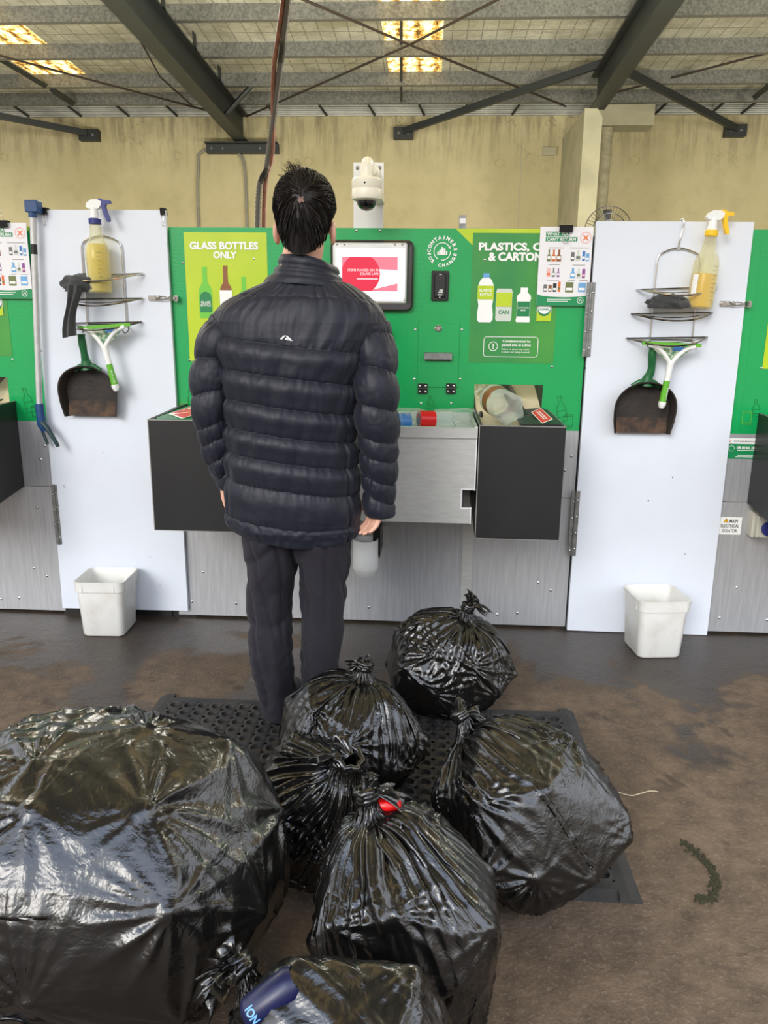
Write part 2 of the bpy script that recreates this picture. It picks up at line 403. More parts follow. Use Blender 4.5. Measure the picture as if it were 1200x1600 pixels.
# ---- rear wall: tilt-up concrete painted olive cream, dirty and cracked towards the top
K, t, b = new_mat('painted_concrete'); M['wall'] = K
g = N(t, 'ShaderNodeNewGeometry').outputs['Position']; sx = N(t, 'ShaderNodeSeparateXYZ'); t.links.new(g, sx.inputs[0])
n1 = nnoise(t, g, 0.8, 6, 0.6); n2 = nnoise(t, g, 5, 6, 0.65)
base = nmix(t, nramp(t, n1, 0.3, 0.7), lin((172, 162, 120)), lin((192, 182, 142)))
base = nmix(t, nmath(t, 'MULTIPLY', nramp(t, n2, 0.5, 0.75), 0.3), base, lin((140, 130, 98)))
hm = N(t, 'ShaderNodeMapRange'); hm.inputs['From Min'].default_value = 3.2; hm.inputs['From Max'].default_value = 3.9
t.links.new(sx.outputs['Z'], hm.inputs['Value'])
drip = N(t, 'ShaderNodeMapping'); drip.inputs['Scale'].default_value = (3, 3, 0.35); t.links.new(g, drip.inputs[0])
nd = nnoise(t, drip.outputs[0], 3.5, 6, 0.7)
base = nmix(t, nmath(t, 'MULTIPLY', nmath(t, 'MULTIPLY', hm.outputs[0], nramp(t, nd, 0.45, 0.62)), 0.6), base, lin((92, 84, 64)))
vo = N(t, 'ShaderNodeTexVoronoi', feature='DISTANCE_TO_EDGE'); vo.inputs['Scale'].default_value = 1.6
wrp = N(t, 'ShaderNodeVectorMath', operation='ADD'); nc = N(t, 'ShaderNodeTexNoise'); nc.inputs['Scale'].default_value = 3
nc.inputs['Detail'].default_value = 6; t.links.new(g, nc.inputs['Vector']); t.links.new(g, wrp.inputs[0]); t.links.new(nc.outputs['Color'], wrp.inputs[1])
t.links.new(wrp.outputs[0], vo.inputs['Vector'])
crk = nmath(t, 'MULTIPLY', nramp(t, vo.outputs['Distance'], 0.004, 0.014, (1,1,1,1), (0,0,0,1)), nmath(t, 'MULTIPLY', nramp(t, nnoise(t, g, 0.55, 2), 0.52, 0.60), hm.outputs[0]))
base = nmix(t, nmath(t, 'MULTIPLY', crk, 0.8), base, lin((60, 54, 42)))
t.links.new(base, b.inputs['Base Color']); b.inputs['Roughness'].default_value = 0.85
bp = N(t, 'ShaderNodeBump'); bp.inputs['Strength'].default_value = 0.25; bp.inputs['Distance'].default_value = 0.02
t.links.new(n2, bp.inputs['Height']); t.links.new(bp.outputs[0], b.inputs['Normal'])
mb = MB(); mb.box(-7, 7, YW, YW+0.2, 0, 3.92)
wall = struct(mb.build('wall_back', 'wall', smooth=False))
for px, py in ((6, 246), (279, 244), (482, 253), (780, 255), (993, 251)):          # cast-in lifting recesses
    p = at(px, py, YW); mb = MB()
    mb.lathe([(0.055, 0.0), (0.062, 0.012), (0.050, 0.012), (0.046, 0.002)], (p.x, YW+0.001, p.z), (0, -1, 0), 28)
    mb.build('lifting_recess', 'wall', wall)
for px in (383.5, 812):
    p = at(px, 300, YW); mb = MB(); mb.box(p.x-0.006, p.x+0.006, YW-0.004, YW+0.01, 0, 3.92)
    mb.build('panel_joint', 'fin', wall, smooth=False)

# ---- fin wall that carries the right rafter
mb = MB()
pl = rrect(1.66, 1.90, 0.0, 3.62, 0.03, 3)
mb.plate([(1.66, 0), (1.86, 0), (1.86, 3.55), (1.80, 3.64), (1.66, 3.64)], 9.5, YW)
fin = tag(mb.build('concrete_fin_wall', 'fin'), 'weathered concrete fin wall standing under the right roof beam beside a downpipe', 'wall pier')

# ---- roof: foil-backed sheeting on safety mesh
K, t, b = new_mat('foil_sarking'); M['foil'] = K
g = N(t, 'ShaderNodeNewGeometry').outputs['Position']; sx = N(t, 'ShaderNodeSeparateXYZ'); t.links.new(g, sx.inputs[0])
n1 = nnoise(t, g, 2.2, 6, 0.65, 0.3); n2 = nnoise(t, g, 9, 6, 0.7)
base = nmix(t, nramp(t, n1, 0.35, 0.66), lin((176, 172, 142)), lin((226, 223, 200)))
def lines(axis, period, w):
    v = nmath(t, 'FRACT', nmath(t, 'DIVIDE', sx.outputs[axis], period))
    return nmath(t, 'LESS_THAN', v, w/period)
grid = nmath(t, 'MAXIMUM', lines('X', 0.15, 0.011), lines('Y', 0.30, 0.016))
base = nmix(t, nmath(t, 'MULTIPLY', grid, 0.6), base, lin((96, 92, 76)))
t.links.new(base, b.inputs['Base Color']); b.inputs['Metallic'].default_value = 0.25; b.inputs['Roughness'].default_value = 0.45
bp = N(t, 'ShaderNodeBump'); bp.inputs['Strength'].default_value = 0.9; bp.inputs['Distance'].default_value = 0.05
t.links.new(nmath(t, 'ADD', n1, n2), bp.inputs['Height']); t.links.new(bp.outputs[0], b.inputs['Normal'])
PURL_B, PURL_T = 3.95, 4.09                                 # purlin bottom / top at the rear wall
SKY = [(-4.95, -4.15), (-0.55, 0.06), (4.60, 5.4)]          # translucent strips (x ranges)
R0, R1 = -1.2, 11.35
mb = MB(); xs = [-7.0] + [v for s in SKY for v in s] + [7.0]
for i in range(0, len(xs), 2):
    x0, x1 = xs[i], xs[i+1]
    mb.prism([(x0, R0, roof_z(R0, PURL_T)), (x1, R0, roof_z(R0, PURL_T)), (x1, R1, roof_z(R1, PURL_T)), (x0, R1, roof_z(R1, PURL_T))], (0, 0, 0.06))
struct(mb.build('ceiling', 'foil', smooth=False))
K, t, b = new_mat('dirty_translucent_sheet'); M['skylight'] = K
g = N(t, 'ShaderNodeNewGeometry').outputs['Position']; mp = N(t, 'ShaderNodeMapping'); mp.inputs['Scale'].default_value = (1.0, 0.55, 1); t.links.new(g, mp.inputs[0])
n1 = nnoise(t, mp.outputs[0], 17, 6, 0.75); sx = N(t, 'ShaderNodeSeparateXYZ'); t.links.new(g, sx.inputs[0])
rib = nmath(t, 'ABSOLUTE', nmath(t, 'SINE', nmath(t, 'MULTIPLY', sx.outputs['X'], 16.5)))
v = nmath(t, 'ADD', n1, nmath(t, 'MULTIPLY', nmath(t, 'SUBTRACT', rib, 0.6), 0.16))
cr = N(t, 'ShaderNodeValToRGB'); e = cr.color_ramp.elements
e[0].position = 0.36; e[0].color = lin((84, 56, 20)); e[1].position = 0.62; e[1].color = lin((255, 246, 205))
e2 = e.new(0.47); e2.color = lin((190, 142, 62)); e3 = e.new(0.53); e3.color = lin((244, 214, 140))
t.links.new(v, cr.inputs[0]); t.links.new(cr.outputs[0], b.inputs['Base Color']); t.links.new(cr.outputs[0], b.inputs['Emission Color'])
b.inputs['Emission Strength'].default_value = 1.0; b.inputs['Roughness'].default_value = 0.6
for i, (x0, x1) in enumerate(SKY):
    mb = MB()
    mb.prism([(x0, R0, roof_z(R0, PURL_T)), (x1, R0, roof_z(R0, PURL_T)), (x1, 10.0, roof_z(10.0, PURL_T)), (x0, 10.0, roof_z(10.0, PURL_T))], (0, 0, 0.04))
    mb.prism([(x0, 10.0, roof_z(10, PURL_T)), (x1, 10.0, roof_z(10, PURL_T)), (x1, R1, roof_z(R1, PURL_T)), (x0, R1, roof_z(R1, PURL_T))], (0, 0, 0.04), 1)
    struct(mb.build('window_%d' % (i+1), ['skylight', 'foil'], smooth=False))

# ---- rafters
def rafter(x, y_end, zb, label, strut):
    root = thing('steel_rafter', label, 'roof beam', (x, y_end, zb))
    mb = MB(); hw, d, tf, tw = 0.085, 0.34, 0.018, 0.012
    sec = [(-hw, 0), (hw, 0), (hw, tf), (tw, tf), (tw, d-tf), (hw, d-tf), (hw, d), (-hw, d), (-hw, d-tf), (-tw, d-tf), (-tw, tf), (-hw, tf)]
    mb.prism([(x+a, y_end, zb+c) for a, c in sec], (0, R0-y_end, SLOPE*(y_end-R0)))
    mb.build('beam', 'rafter', root, smooth=False)
    for k in range(1, 8):
        yy = y_end - 0.45 - 0.95*k; mb = MB()
        mb.box(x+0.075, x+0.085, yy-0.05, yy+0.05, zb+SLOPE*(y_end-yy)+d-0.02, zb+SLOPE*(y_end-yy)+d+0.135)
        mb.build('purlin_cleat', 'rafter', root, smooth=False)
    for (a, bq) in strut:
        mb = MB(); mb.tube([a, bq], 0.028, 6); mb.build('fly_brace', 'rafter', root, smooth=False)
    return root
rl = rafter(-2.545, YW-0.02, 3.59, 'dark grey steel roof beam left of the hanging cables', [((-2.53, 10.0, 3.70), (-2.10, 9.9, 4.06))])
mb = MB(); mb.box(-3.02, -2.06, YW-0.10, YW-0.001, 3.46, 3.58); mb.box(-3.02, -2.06, YW-0.2, YW-0.1, 3.565, 3.58)
mb.build('bearing_plate', 'rafter', rl, smooth=False)
screws('anchor_bolt', 'galv', rl, [(x, 3.52, YW-0.10, 0.018) for x in (-2.95, -2.8, -2.3, -2.15)])
rr_ = rafter(1.80, 9.55, 3.635, 'dark grey steel roof beam resting on the concrete fin wall at right', [])

# ---- purlins
PY_ = [10.56, 9.88, 8.95, 8.02, 7.08, 6.14, 5.2, 4.26]
for i, y in enumerate(PY_):
    zb, zt = roof_z(y, PURL_B), roof_z(y, PURL_T)
    mb = MB()
    sec = [(0, 0), (0.07, 0), (0.07, 0.02), (0.062, 0.02), (0.062, 0.008), (0.008, 0.008), (0.008, 0.132), (0.062, 0.132), (0.062, 0.12), (0.07, 0.12), (0.07, 0.14), (0, 0.14)]
    mb.prism([(-7, y+a, zb+c) for a, c in sec], (14, 0, 0))
    o = recenter(mb.build('roof_purlin', 'galv', smooth=False))
    lab = ['nearest the rear wall, above the gutter', 'second from the rear wall', 'third from the rear wall', 'fourth from the rear wall, across the top edge'][min(i, 3)]
    tag(o, 'galvanised steel purlin under the roof, ' + lab if i < 4 else 'galvanised steel purlin under the near part of the roof overhead', 'purlin', 'roof purlins')

# ---- eaves gutter along the wall head with its brackets
root = thing('eaves_gutter', 'pale ribbed gutter running along the head of the rear wall', 'gutter', (0, YW-0.12, 3.90))
mb = MB()
for k in range(7):
    z = 3.925+0.022*k; mb.box(-7, 7, YW-0.02-0.012*(k % 2), YW+0.06, z, z+0.014)
mb.box(-7, 7, YW+0.02, YW+0.06, 3.9, 4.1)
mb.build('ribbed_face', 'gutter', root, smooth=False)
mb = MB(); mb.box(-7, 7, YW-0.42, YW-0.36, 4.00, 4.05); mb.build('front_rail', 'gutter', root, smooth=False)
for k, px in enumerate((10, 95, 172, 250, 410, 492, 570, 650, 735, 818, 1050, 1140, 1190)):
    p = at(px, 165, YW-0.39); mb = MB(); mb.tube([(p.x, YW-0.39, 4.03), (p.x+0.10*(1 if px < 700 else -1), YW-0.02, 3.93)], 0.016, 6)
    mb.build('gutter_bracket', 'rafter', root, smooth=False)

# ---- angle braces near the wall head
def brace(a, b, label, w=0.075):
    a, b = Vector(a), Vector(b); root = thing('angle_brace', label, 'roof brace', b, 'dark angle braces under the roof')
    mb = MB(); d = (b-a).normalized(); n = Vector((0, 1, 0)); up = d.cross(n).normalized()
    if up.z < 0: up = -up
    mb.prism([a, a+up*w, a+up*w+n*0.008, a+up*0.008+n*0.008, a+up*0.008+n*w, a+n*w], b-a)
    mb.build('angle', 'rafter', root, smooth=False)
    mb = MB(); mb.box(b.x-0.13, b.x+0.13, b.y+0.03, YW-0.001, b.z-0.05, b.z+0.09); mb.build('end_bracket', 'rafter', root, smooth=False)
    screws('anchor_bolt', 'galv', root, [(b.x+d_, b.z+0.02, b.y+0.03, 0.02) for d_ in (-.06, .06)])
YB = YW-0.14
brace(at(-40, 178, 9.9), at(136, 212, YB), 'dark angle brace at far left ending on the rear wall')
brace(at(940, 104, 9.3), at(630, 209, YB), 'long dark angle brace left of the right roof beam')
brace(at(964, 108, 9.3), at(1152, 205, YB), 'dark angle brace right of the concrete fin wall')

# ---- thin cross rods
def rod(pts, label, r=0.012):
    mb = MB(); mb.tube(pts, r, 6); o = recenter(mb.build('brace_rod', 'rustrod', smooth=False))
    return tag(o, label, 'brace rod', 'thin bracing rods')
rod([at(462, -6, 7.4), at(640, 70, 8.6), at(884, 166, 10.6)], 'thin dark bracing rod falling from top centre towards the fin wall')
rod([at(385, 182, 10.8), at(640, 70, 8.7), at(780, -2, 7.4)], 'thin dark bracing rod rising from the left beam towards top right')
rod([at(-10, 84, 8.5), at(130, 122, 9.4), at(325, 173, 10.7)], 'thin dark bracing rod crossing the left bay below the skylight')
rod([at(940, 150, 10.6), at(1210, 80, 9.0)], 'thin dark bracing rod crossing the right bay')
rod([at(212, 50, 7.8), at(250, 120, 9.1), at(300, 165, 10.3)], 'thin rusty rod hanging beside the left roof beam', 0.01)
def bridging(a, b, label, w=0.03):
    mb = MB(); mb.tube([a, b], w, 4); o = recenter(mb.build('purlin_bridging', 'rafter', smooth=False)); return tag(o, label, 'purlin strut', 'purlin struts')
bridging(at(-5, 88, 9.0), at(70, 133, 9.82), 'dark strut between purlins below the left skylight, upper one', 0.04)
bridging(at(82, 141, 9.95), at(113, 161, 10.5), 'short dark strut between the last two purlins at left', 0.04)
bridging(at(627, -6, 8.0), at(627, 158, 10.5), 'narrow dark strut under the middle skylight', 0.016)
bridging(at(1180, 151, 10.3), at(1204, 132, 9.9), 'short dark strut between the last two purlins at far right', 0.04)

# ---- downpipe, wall conduits
p = at(929, 250, YW-0.16)
root = thing('downpipe', 'cream painted downpipe beside the concrete fin wall', 'pipe', (2.17, YW-0.2, 0))
mb = MB(); mb.tube([(2.17, YW-0.2, 0.0), (2.17, YW-0.2, 3.72)], 0.085, 18); mb.build('pipe', 'pvc_beige', root)
for z in (2.65, 3.4, 3.62):
    mb = MB(); mb.tube([(2.17, YW-0.2, z), (2.17, YW-0.2, z+0.05)], 0.098, 18); mb.build('collar', 'pvc_beige', root)
mb = MB(); mb.box(2.02, 2.72, YW-0.36, YW-0.02, 3.72, 3.96); mb.build('rain_head', 'fin', root, smooth=False)
def conduit(pts, label, r=0.018):
    mb = MB(); mb.tube(smooth_path(pts, 6), r, 8); o = mb.build('wall_conduit', 'conduit'); return tag(recenter(o), label, 'conduit', 'wall conduits')
conduit([(at(310, 300, YW-0.03).x, YW-0.03, 0.0), at(310, 340, YW-0.03), at(310, 262, YW-0.03), at(312, 240, YW-0.03), at(338, 226, YW-0.03)], 'grey conduit bending up the rear wall to the left beam plate')
conduit([(at(386, 300, YW-0.03).x, YW-0.03, 0.0), at(386, 345, YW-0.03), at(382, 262, YW-0.03), at(372, 238, YW-0.03)], 'pale conduit on the rear wall just left of the hanging cables')
mb = MB(); p = at(864, 237, YW); mb.box(p.x-0.14, p.x+0.04, YW-0.03, YW-0.001, p.z-0.05, p.z+0.05)
tag(recenter(mb.build('junction_plate', 'fin', smooth=False)), 'small pale plate on the rear wall left of the fin wall', 'plate')

# ---- hanging cables that drop behind the machine
a, bq = at(405, 356, 4.25), at(446, 0, 4.25)
top = bq + (bq-a)*1.2; top.z = min(top.z, 4.2); top.y = 4.28; top.z = roof_z(4.28, PURL_B)+0.02
mb = MB(); P = smooth_path([(a.x+0.012, 4.25, 0.02), a+Vector((0.02, 0.02, 0)), a.lerp(bq, 0.35)+Vector((0.022, 0, 0)), a.lerp(bq, 0.7)+Vector((-0.018, 0, 0)), bq+Vector((-0.012, 0, 0)), top], 10)
mb.tube(P, 0.012, 8); tag(recenter(mb.build('hanging_cable', 'cable_orange')), 'orange cable hanging from the roof behind the person', 'cable')
P = smooth_path([(a.x-0.03, 4.25, 0.02), a+Vector((-0.008, 0, 0)), a.lerp(bq, 0.3)+Vector((0.004, 0, 0)), a.lerp(bq, 0.7)+Vector((0.012, 0, 0)), bq+Vector((0.014, 0, 0)), top+Vector((0.03, 0, 0))], 60)
mb = MB(); mb.tube(P, [0.0135+0.004*(i % 2) for i in range(len(P))], 8)
tag(recenter(mb.build('spiral_conduit', 'cable_grey', ang=80)), 'grey spiral-wrapped conduit twisted with the orange cable', 'conduit')

# ---- pedestal fan behind the right door
fc = at(950, 361, 5.6); fx, fz, fy, FR = fc.x, fc.z, 5.6, 0.158
root = thing('pedestal_fan', 'dark wire-guard fan whose top shows above the right white door', 'fan', (fx, fy, 0))
mb = MB(); mb.tube([(fx, fy+0.05, 0.02), (fx, fy+0.05, fz)], 0.018, 12); mb.build('pole', 'blackp', root)
mb = MB(); mb.lathe([(0.2, 0), (0.2, 0.02), (0.05, 0.05), (0.02, 0.08)], (fx, fy+0.05, 0)); mb.build('base', 'blackp', root)
mb = MB()
for rr, yy in ((FR, 0.0), (FR*.7, -0.035), (FR*.42, -0.045)):
    mb.tube([(fx+rr*math.cos(2*PI*k/40), fy+yy, fz+rr*math.sin(2*PI*k/40)) for k in range(40)], 0.003, 6, closed=True)
for k in range(40):
    c, s = math.cos(2*PI*k/40), math.sin(2*PI*k/40)
    mb.tube([(fx+FR*c, fy, fz+FR*s), (fx+FR*.7*c, fy-0.035, fz+FR*.7*s), (fx+0.03*c, fy-0.05, fz+0.03*s)], 0.0014, 4)
mb.build('guard', 'blackp', root)
for k in range(3):
    mb = MB(); a0 = 2*PI*k/3+PI/2-0.15
    A = [[(fx+(0.03+0.11*u)*math.cos(a0+w*0.5), fy+0.02-0.03*w, fz+(0.03+0.11*u)*math.sin(a0+w*0.5)) for w in np.linspace(0, 1, 6)] for u in np.linspace(0, 1, 6)]
    mb.grid(A)
    mb.build('blade', 'blackp', root)
mb = MB(); mb.lathe([(0.05, 0), (0.05, 0.12), (0.02, 0.15)], (fx, fy+0.01, fz), (0, 1, 0)); mb.build('motor', 'blackp', root)

# ================================================================== the return machine (built once, copied left and right)
def pm(px, py, Y=YP):
    p = at(px, py, Y); return p.x, p.z
XL, XR, ZT, ZG = -1.118, 0.632, 1.687, 0.888
L1, L2, L3 = YP-0.0012, YP-0.0024, YP-0.0036                 # print layers on the sheet
machine = thing('bottle_return_machine', 'green and steel container return machine in the middle, behind the person', 'return machine', (-0.24, YP, 0.0), 'return machines in a row')
def strip(mb, pts, w, y, mi=None, closed=False):             # a printed outline along x-z points
    P = [Vector((a, 0, b)) for a, b in pts]; n = len(P)
    for i in range(n if closed else n-1):
        a, b = P[i], P[(i+1) % n]; d = (b-a)
        if d.length < 1e-6: continue
        d.normalize(); q = Vector((-d.z, 0, d.x))*w/2; e = d*w/2
        mb.add([(v.x, y, v.z) for v in (a-e-q, b+e-q, b+e+q, a-e+q)], [(0, 1, 2, 3)], mi)
def poly(mb, pts, y, mi=None): mb.add([(a, y, b) for a, b in pts], [tuple(range(len(pts)))], mi)
def rect(mb, x0, x1, z0, z1, y, mi=None): poly(mb, [(x0, z0), (x1, z0), (x1, z1), (x0, z1)], y, mi)

# green sheet with the two chute openings cut out
OP = [(-0.90, -0.745, 0.892, 1.078), (0.190, 0.472, 0.892, 1.076)]
mb = MB(); y0, y1 = YP, YP+0.003
xs = [-1.07, OP[0][0], OP[0][1], OP[1][0], OP[1][1], XR]
for i in range(5):
    if i in (1, 3):
        o = OP[(i-1)//2]; mb.box(xs[i], xs[i+1], y0, y1, ZG, o[2]); mb.box(xs[i], xs[i+1], y0, y1, o[3], ZT)
    else: mb.box(xs[i], xs[i+1], y0, y1, ZG, ZT)
mb.box(-1.07, XR, y1, y1+0.04, ZT-0.012, ZT)
front = mb.build('front_sheet', 'green', machine, smooth=False)
mb = MB()
for x0, x1 in ((XL, 0.170), (0.2, XR)):
    mb.box(x0, x1, YP, YP+0.003, 0.012, 0.598); mb.box(x0, x1, YP, YP+0.003, 0.601, ZG)
mb.box(0.170, 0.2, YP+0.001, YP+0.004, 0.012, ZG)
mb.build('lower_sheet', 'steel', machine, smooth=False)
mb = MB(); mb.box(0.163, 0.209, YP-0.006, YP, 0.012, 0.9); mb.build('cover_strip', 'steel_bright', machine, smooth=False)
mb = MB()
for x0, x1 in ((XL+0.01, XL+0.03), (XR-0.02, XR-0.002)): mb.box(x0, x1, YP+0.03, YP+0.9, 0.03, ZT-0.01)
mb.box(XL+0.03, XR-0.02, YP+0.85, YP+0.9, 0.03, ZT-0.01); mb.box(XL+0.03, XR-0.02, YP+0.02, YP+0.85, 0.03, 0.05)
mb.build('housing', 'steel', machine, smooth=False)
for x in (XL+0.08, XR-0.08):
    for y in (YP+0.12, YP+0.8): mb = MB(); mb.box(x-0.03, x+0.03, y-0.03, y+0.03, 0, 0.03); mb.build('foot', 'blackp', machine, smooth=False)

# top bracket
x, z = pm(723, 345); mb = MB(); mb.box(x-0.014, x+0.014, YP+0.004, YP+0.03, ZT, ZT+0.05); mb.box(x-0.012, x+0.012, YP+0.002, YP+0.004, ZT+0.018, ZT+0.038, 1)
mb.build('top_bracket', ['zinc', 'poster_white'], machine, smooth=False)

# lime band and triangle in the upper right of the sheet
mb = MB(); a = pm(712, 357); b2 = pm(739, 384); c = pm(739, 364); d = pm(905, 357)
poly(mb, [(a[0], ZT-0.001), (b2[0], b2[1]), (0.161, 1.670), (XR-0.002, 1.670), (XR-0.002, ZT-0.001)], L1)
mb.build('lime_corner_print', 'lime', front, smooth=False)

# --- GLASS BOTTLES ONLY poster
mb = MB(); rect(mb, -1.008, -0.668, 1.155, 1.668, L1, 0)
gp = mb.build('glass_poster_print', 'lime', front, smooth=False)
mb = MB()
for s, (cx, cy), wpx in (('GLASS BOTTLES', (350, 384), 107), ('ONLY', (352, 398.5), 37)):
    x, z = pm(cx, cy); w = pm(cx+wpx/2, cy)[0]-pm(cx-wpx/2, cy)[0]; mb.text(s, x, z, L3, width=w, bold=0.045)
mb.build('poster_lettering', 'white_print', gp, smooth=False)
def bottle_poly(cx, z0, h, r, neck=0.30, nr=0.33):
    sh = h*(1-neck); P = [(r*0.92, 0), (r, h*0.03), (r, sh*0.72), (r*0.85, sh*0.86), (r*nr*1.15, sh), (r*nr, h*0.9), (r*nr*1.15, h*0.91), (r*nr*1.15, h)]
    return [(cx+a, z0+b) for a, b in P] + [(cx-a, z0+b) for a, b in P[::-1]]
mb = MB()
x, zb = pm(323, 497); zt = pm(321, 417)[1]; h = zt-zb
poly(mb, bottle_poly(x, zb, h, 0.028), L2, 0)
poly(mb, ring_poly(x, zb+h*0.40, 0.0, 0.024, 0, PI), L3, 1); rect(mb, x-0.024, x+0.024, zb+h*.12, zb+h*.40, L3, 1)
mb.text('GLASS', x, zb+h*0.31, L3-0.001, width=0.040, bold=0.02, mi=3); mb.text('BOTTLE', x, zb+h*0.25, L3-0.001, width=0.042, bold=0.02, mi=3)
x2, zb2 = pm(355, 500); zt2 = pm(351, 415)[1]; h2 = zt2-zb2
poly(mb, bottle_poly(x2, zb2, h2, 0.026), L2, 2); rect(mb, x2-0.026, x2+0.026, zb2+h2*.1, zb2+h2*.55, L3, 3)
x3 = x2+0.075; poly(mb, bottle_poly(x3, zb2, h2*0.8, 0.026), L2, 0)
mb.build('bottle_picture', ['glassgreen_print', 'label_green', 'brown_print', 'white_print'], gp, smooth=False)

# --- PLASTICS, CANS & CARTONS poster
mb = MB(); rect(mb, 0.161, 0.507, 1.164, 1.668, L1)
pp = mb.build('plastics_poster_print', 'dkgreen', front, smooth=False)
mb = MB()
x, z = pm(748, 386); h = pm(748, 379)[1]-pm(748, 393)[1]
mb.text('PLASTICS, CANS', x, z-0.001, L3, height=0.036, width=0.335, bold=0.045, align='LEFT')
x, z = pm(763, 401); mb.text('& CARTONS', x, z, L3, width=0.235, height=0.034, bold=0.045, align='LEFT')
mb.build('poster_lettering', 'white_print', pp, smooth=False)
mb = MB(); x, z = pm(807, 533); mb.text('Containers must be', x, z, L3, width=0.113, bold=0.025)
x, z = pm(806.5, 539.5); mb.text('placed one at a time', x, z, L3, width=0.118, bold=0.025)
x, z = pm(805, 546); mb.text('Failure to do so may result', x, z, L3, width=0.112)
x, z = pm(805, 550.5); mb.text('in items not being counted', x, z, L3, width=0.112)
b0 = pm(755, 557); b1 = pm(841, 527); R_ = rrect(b0[0], b1[0], b0[1], b1[1], 0.012, 4); strip(mb, R_, 0.0024, L3, closed=True)
x, z = pm(770.5, 541); poly(mb, ring_poly(x, z, 0.0165, 0.019, 0, 2*PI), L3); mb.text('!', x, z, L3, height=0.022, bold=0.03)
mb.build('advice_box', 'white_print', pp, smooth=False)
mb = MB()
# plastic bottle
x, zb = pm(757, 503.5); zt = pm(759, 427)[1]; h = zt-zb; r = 0.032
P = [(r*.75, 0), (r*.98, h*.05), (r, h*.16), (r*.86, h*.34), (r*.98, h*.46), (r, h*.74), (r*.72, h*.86), (r*.36, h*.92), (r*.36, h)]
poly(mb, [(x+a, zb+b) for a, b in P]+[(x-a, zb+b) for a, b in P[::-1]], L2, 0); rect(mb, x-r*1.02, x+r*1.02, zb+h*.47, zb+h*.75, L3, 1); rect(mb, x-r*.38, x+r*.38, zb+h*.91, zb+h, L3, 4)
mb.text('PLASTIC', x, zb+h*.65, L3-.001, width=0.050, bold=0.02, mi=0); mb.text('BOTTLE', x, zb+h*.57, L3-.001, width=0.046, bold=0.02, mi=0)
# can
x, zb = pm(786, 502); zt = pm(787.5, 451)[1]; h = zt-zb; r = 0.0325
poly(mb, [(x-r*.85, zb), (x+r*.85, zb), (x+r, zb+h*.06), (x+r, zb+h*.92), (x+r*.86, zb+h), (x-r*.86, zb+h), (x-r, zb+h*.92), (x-r, zb+h*.06)], L2, 2)
rect(mb, x-r*.97, x+r*.97, zb+h*.45, zb+h*.88, L3, 1); mb.text('CAN', x, zb+h*.28, L3, width=0.042, bold=0.02, mi=3)
# milk bottle
x, zb = pm(816.5, 503.5); zt = pm(819, 449.5)[1]; h = zt-zb; r = 0.029
P = [(r*.9, 0), (r, h*.05), (r*.9, h*.16), (r*.9, h*.62), (r, h*.7), (r*.9, h*.78), (r*.5, h*.86), (r*.5, h)]
poly(mb, [(x+a, zb+b) for a, b in P]+[(x-a, zb+b) for a, b in P[::-1]], L2, 0); rect(mb, x-r*.86, x+r*.86, zb+h*.17, zb+h*.6, L3, 5)
mb.text('FLAVOURED', x, zb+h*.42, L3-.001, width=0.044, bold=0.01, mi=0); mb.text('MILK', x, zb+h*.35, L3-.001, width=0.02, bold=0.01, mi=0)
# popper carton
x, zb = pm(849, 502); r = 0.029; rect(mb, x-r, x+r, zb, zb+0.115, L2, 2); rect(mb, x-r, x+r, zb, zb+0.035, L3, 1)
poly(mb, ring_poly(x, zb+0.045, 0, 0.025, 0, 2*PI), L3-.0006, 3); poly(mb, ring_poly(x, zb+0.052, 0, 0.0235, 0, 2*PI), L3-.0012, 0); mb.text('POPPER', x, zb+0.046, L3-.002, width=0.036, bold=0.02, mi=3)
mb.build('container_picture', ['white_print', 'lime', 'pale_print', 'label_green', 'cyan_print', 'label_green'], pp, smooth=False)

# --- round emblem
mb = MB(); ex, ez = pm(691, 393)
def arc_text(s, r, a_mid, da, hgt, flip):
    n = len(s)
    for i, ch in enumerate(s):
        if ch == ' ': continue
        a = a_mid - (i-(n-1)/2)*da if not flip else a_mid + (i-(n-1)/2)*da
        rot = a-PI/2 if not flip else a+PI/2
        mb.text(ch, ex+r*math.cos(a), ez+r*math.sin(a), L2, height=hgt, rot=rot, bold=0.04)
arc_text('CONTAINERS', 0.053, PI/2+0.05, 0.325, 0.0145, False)
arc_text('FOR CHANGE', 0.053, -PI/2-0.02, 0.30, 0.0135, True)
poly(mb, ring_poly(ex, ez, 0.0315, 0.0345, 0.5, 4.2), L2); poly(mb, ring_poly(ex, ez, 0.0315, 0.0345, 4.6, 2*PI+0.05), L2)
a = 0.32; mb.add([(ex+0.028*math.cos(.6), L2, ez+0.028*math.sin(.6)), (ex+0.039*math.cos(.6), L2, ez+0.039*math.sin(.6)), (ex+0.033*math.cos(.28), L2, ez+0.033*math.sin(.28))], [(0, 1, 2)])
for dx, hh, w in ((-0.0165, 0.013, 0.006), (-0.0085, 0.020, 0.007), (0.0, 0.031, 0.0075), (0.009, 0.026, 0.0075), (0.0175, 0.016, 0.006)):
    poly(mb, rrect(ex+dx-w/2, ex+dx+w/2, ez-0.014, ez-0.014+hh, w*.3, 3), L2)
mb.build('emblem_print', 'white_print', front, smooth=False)

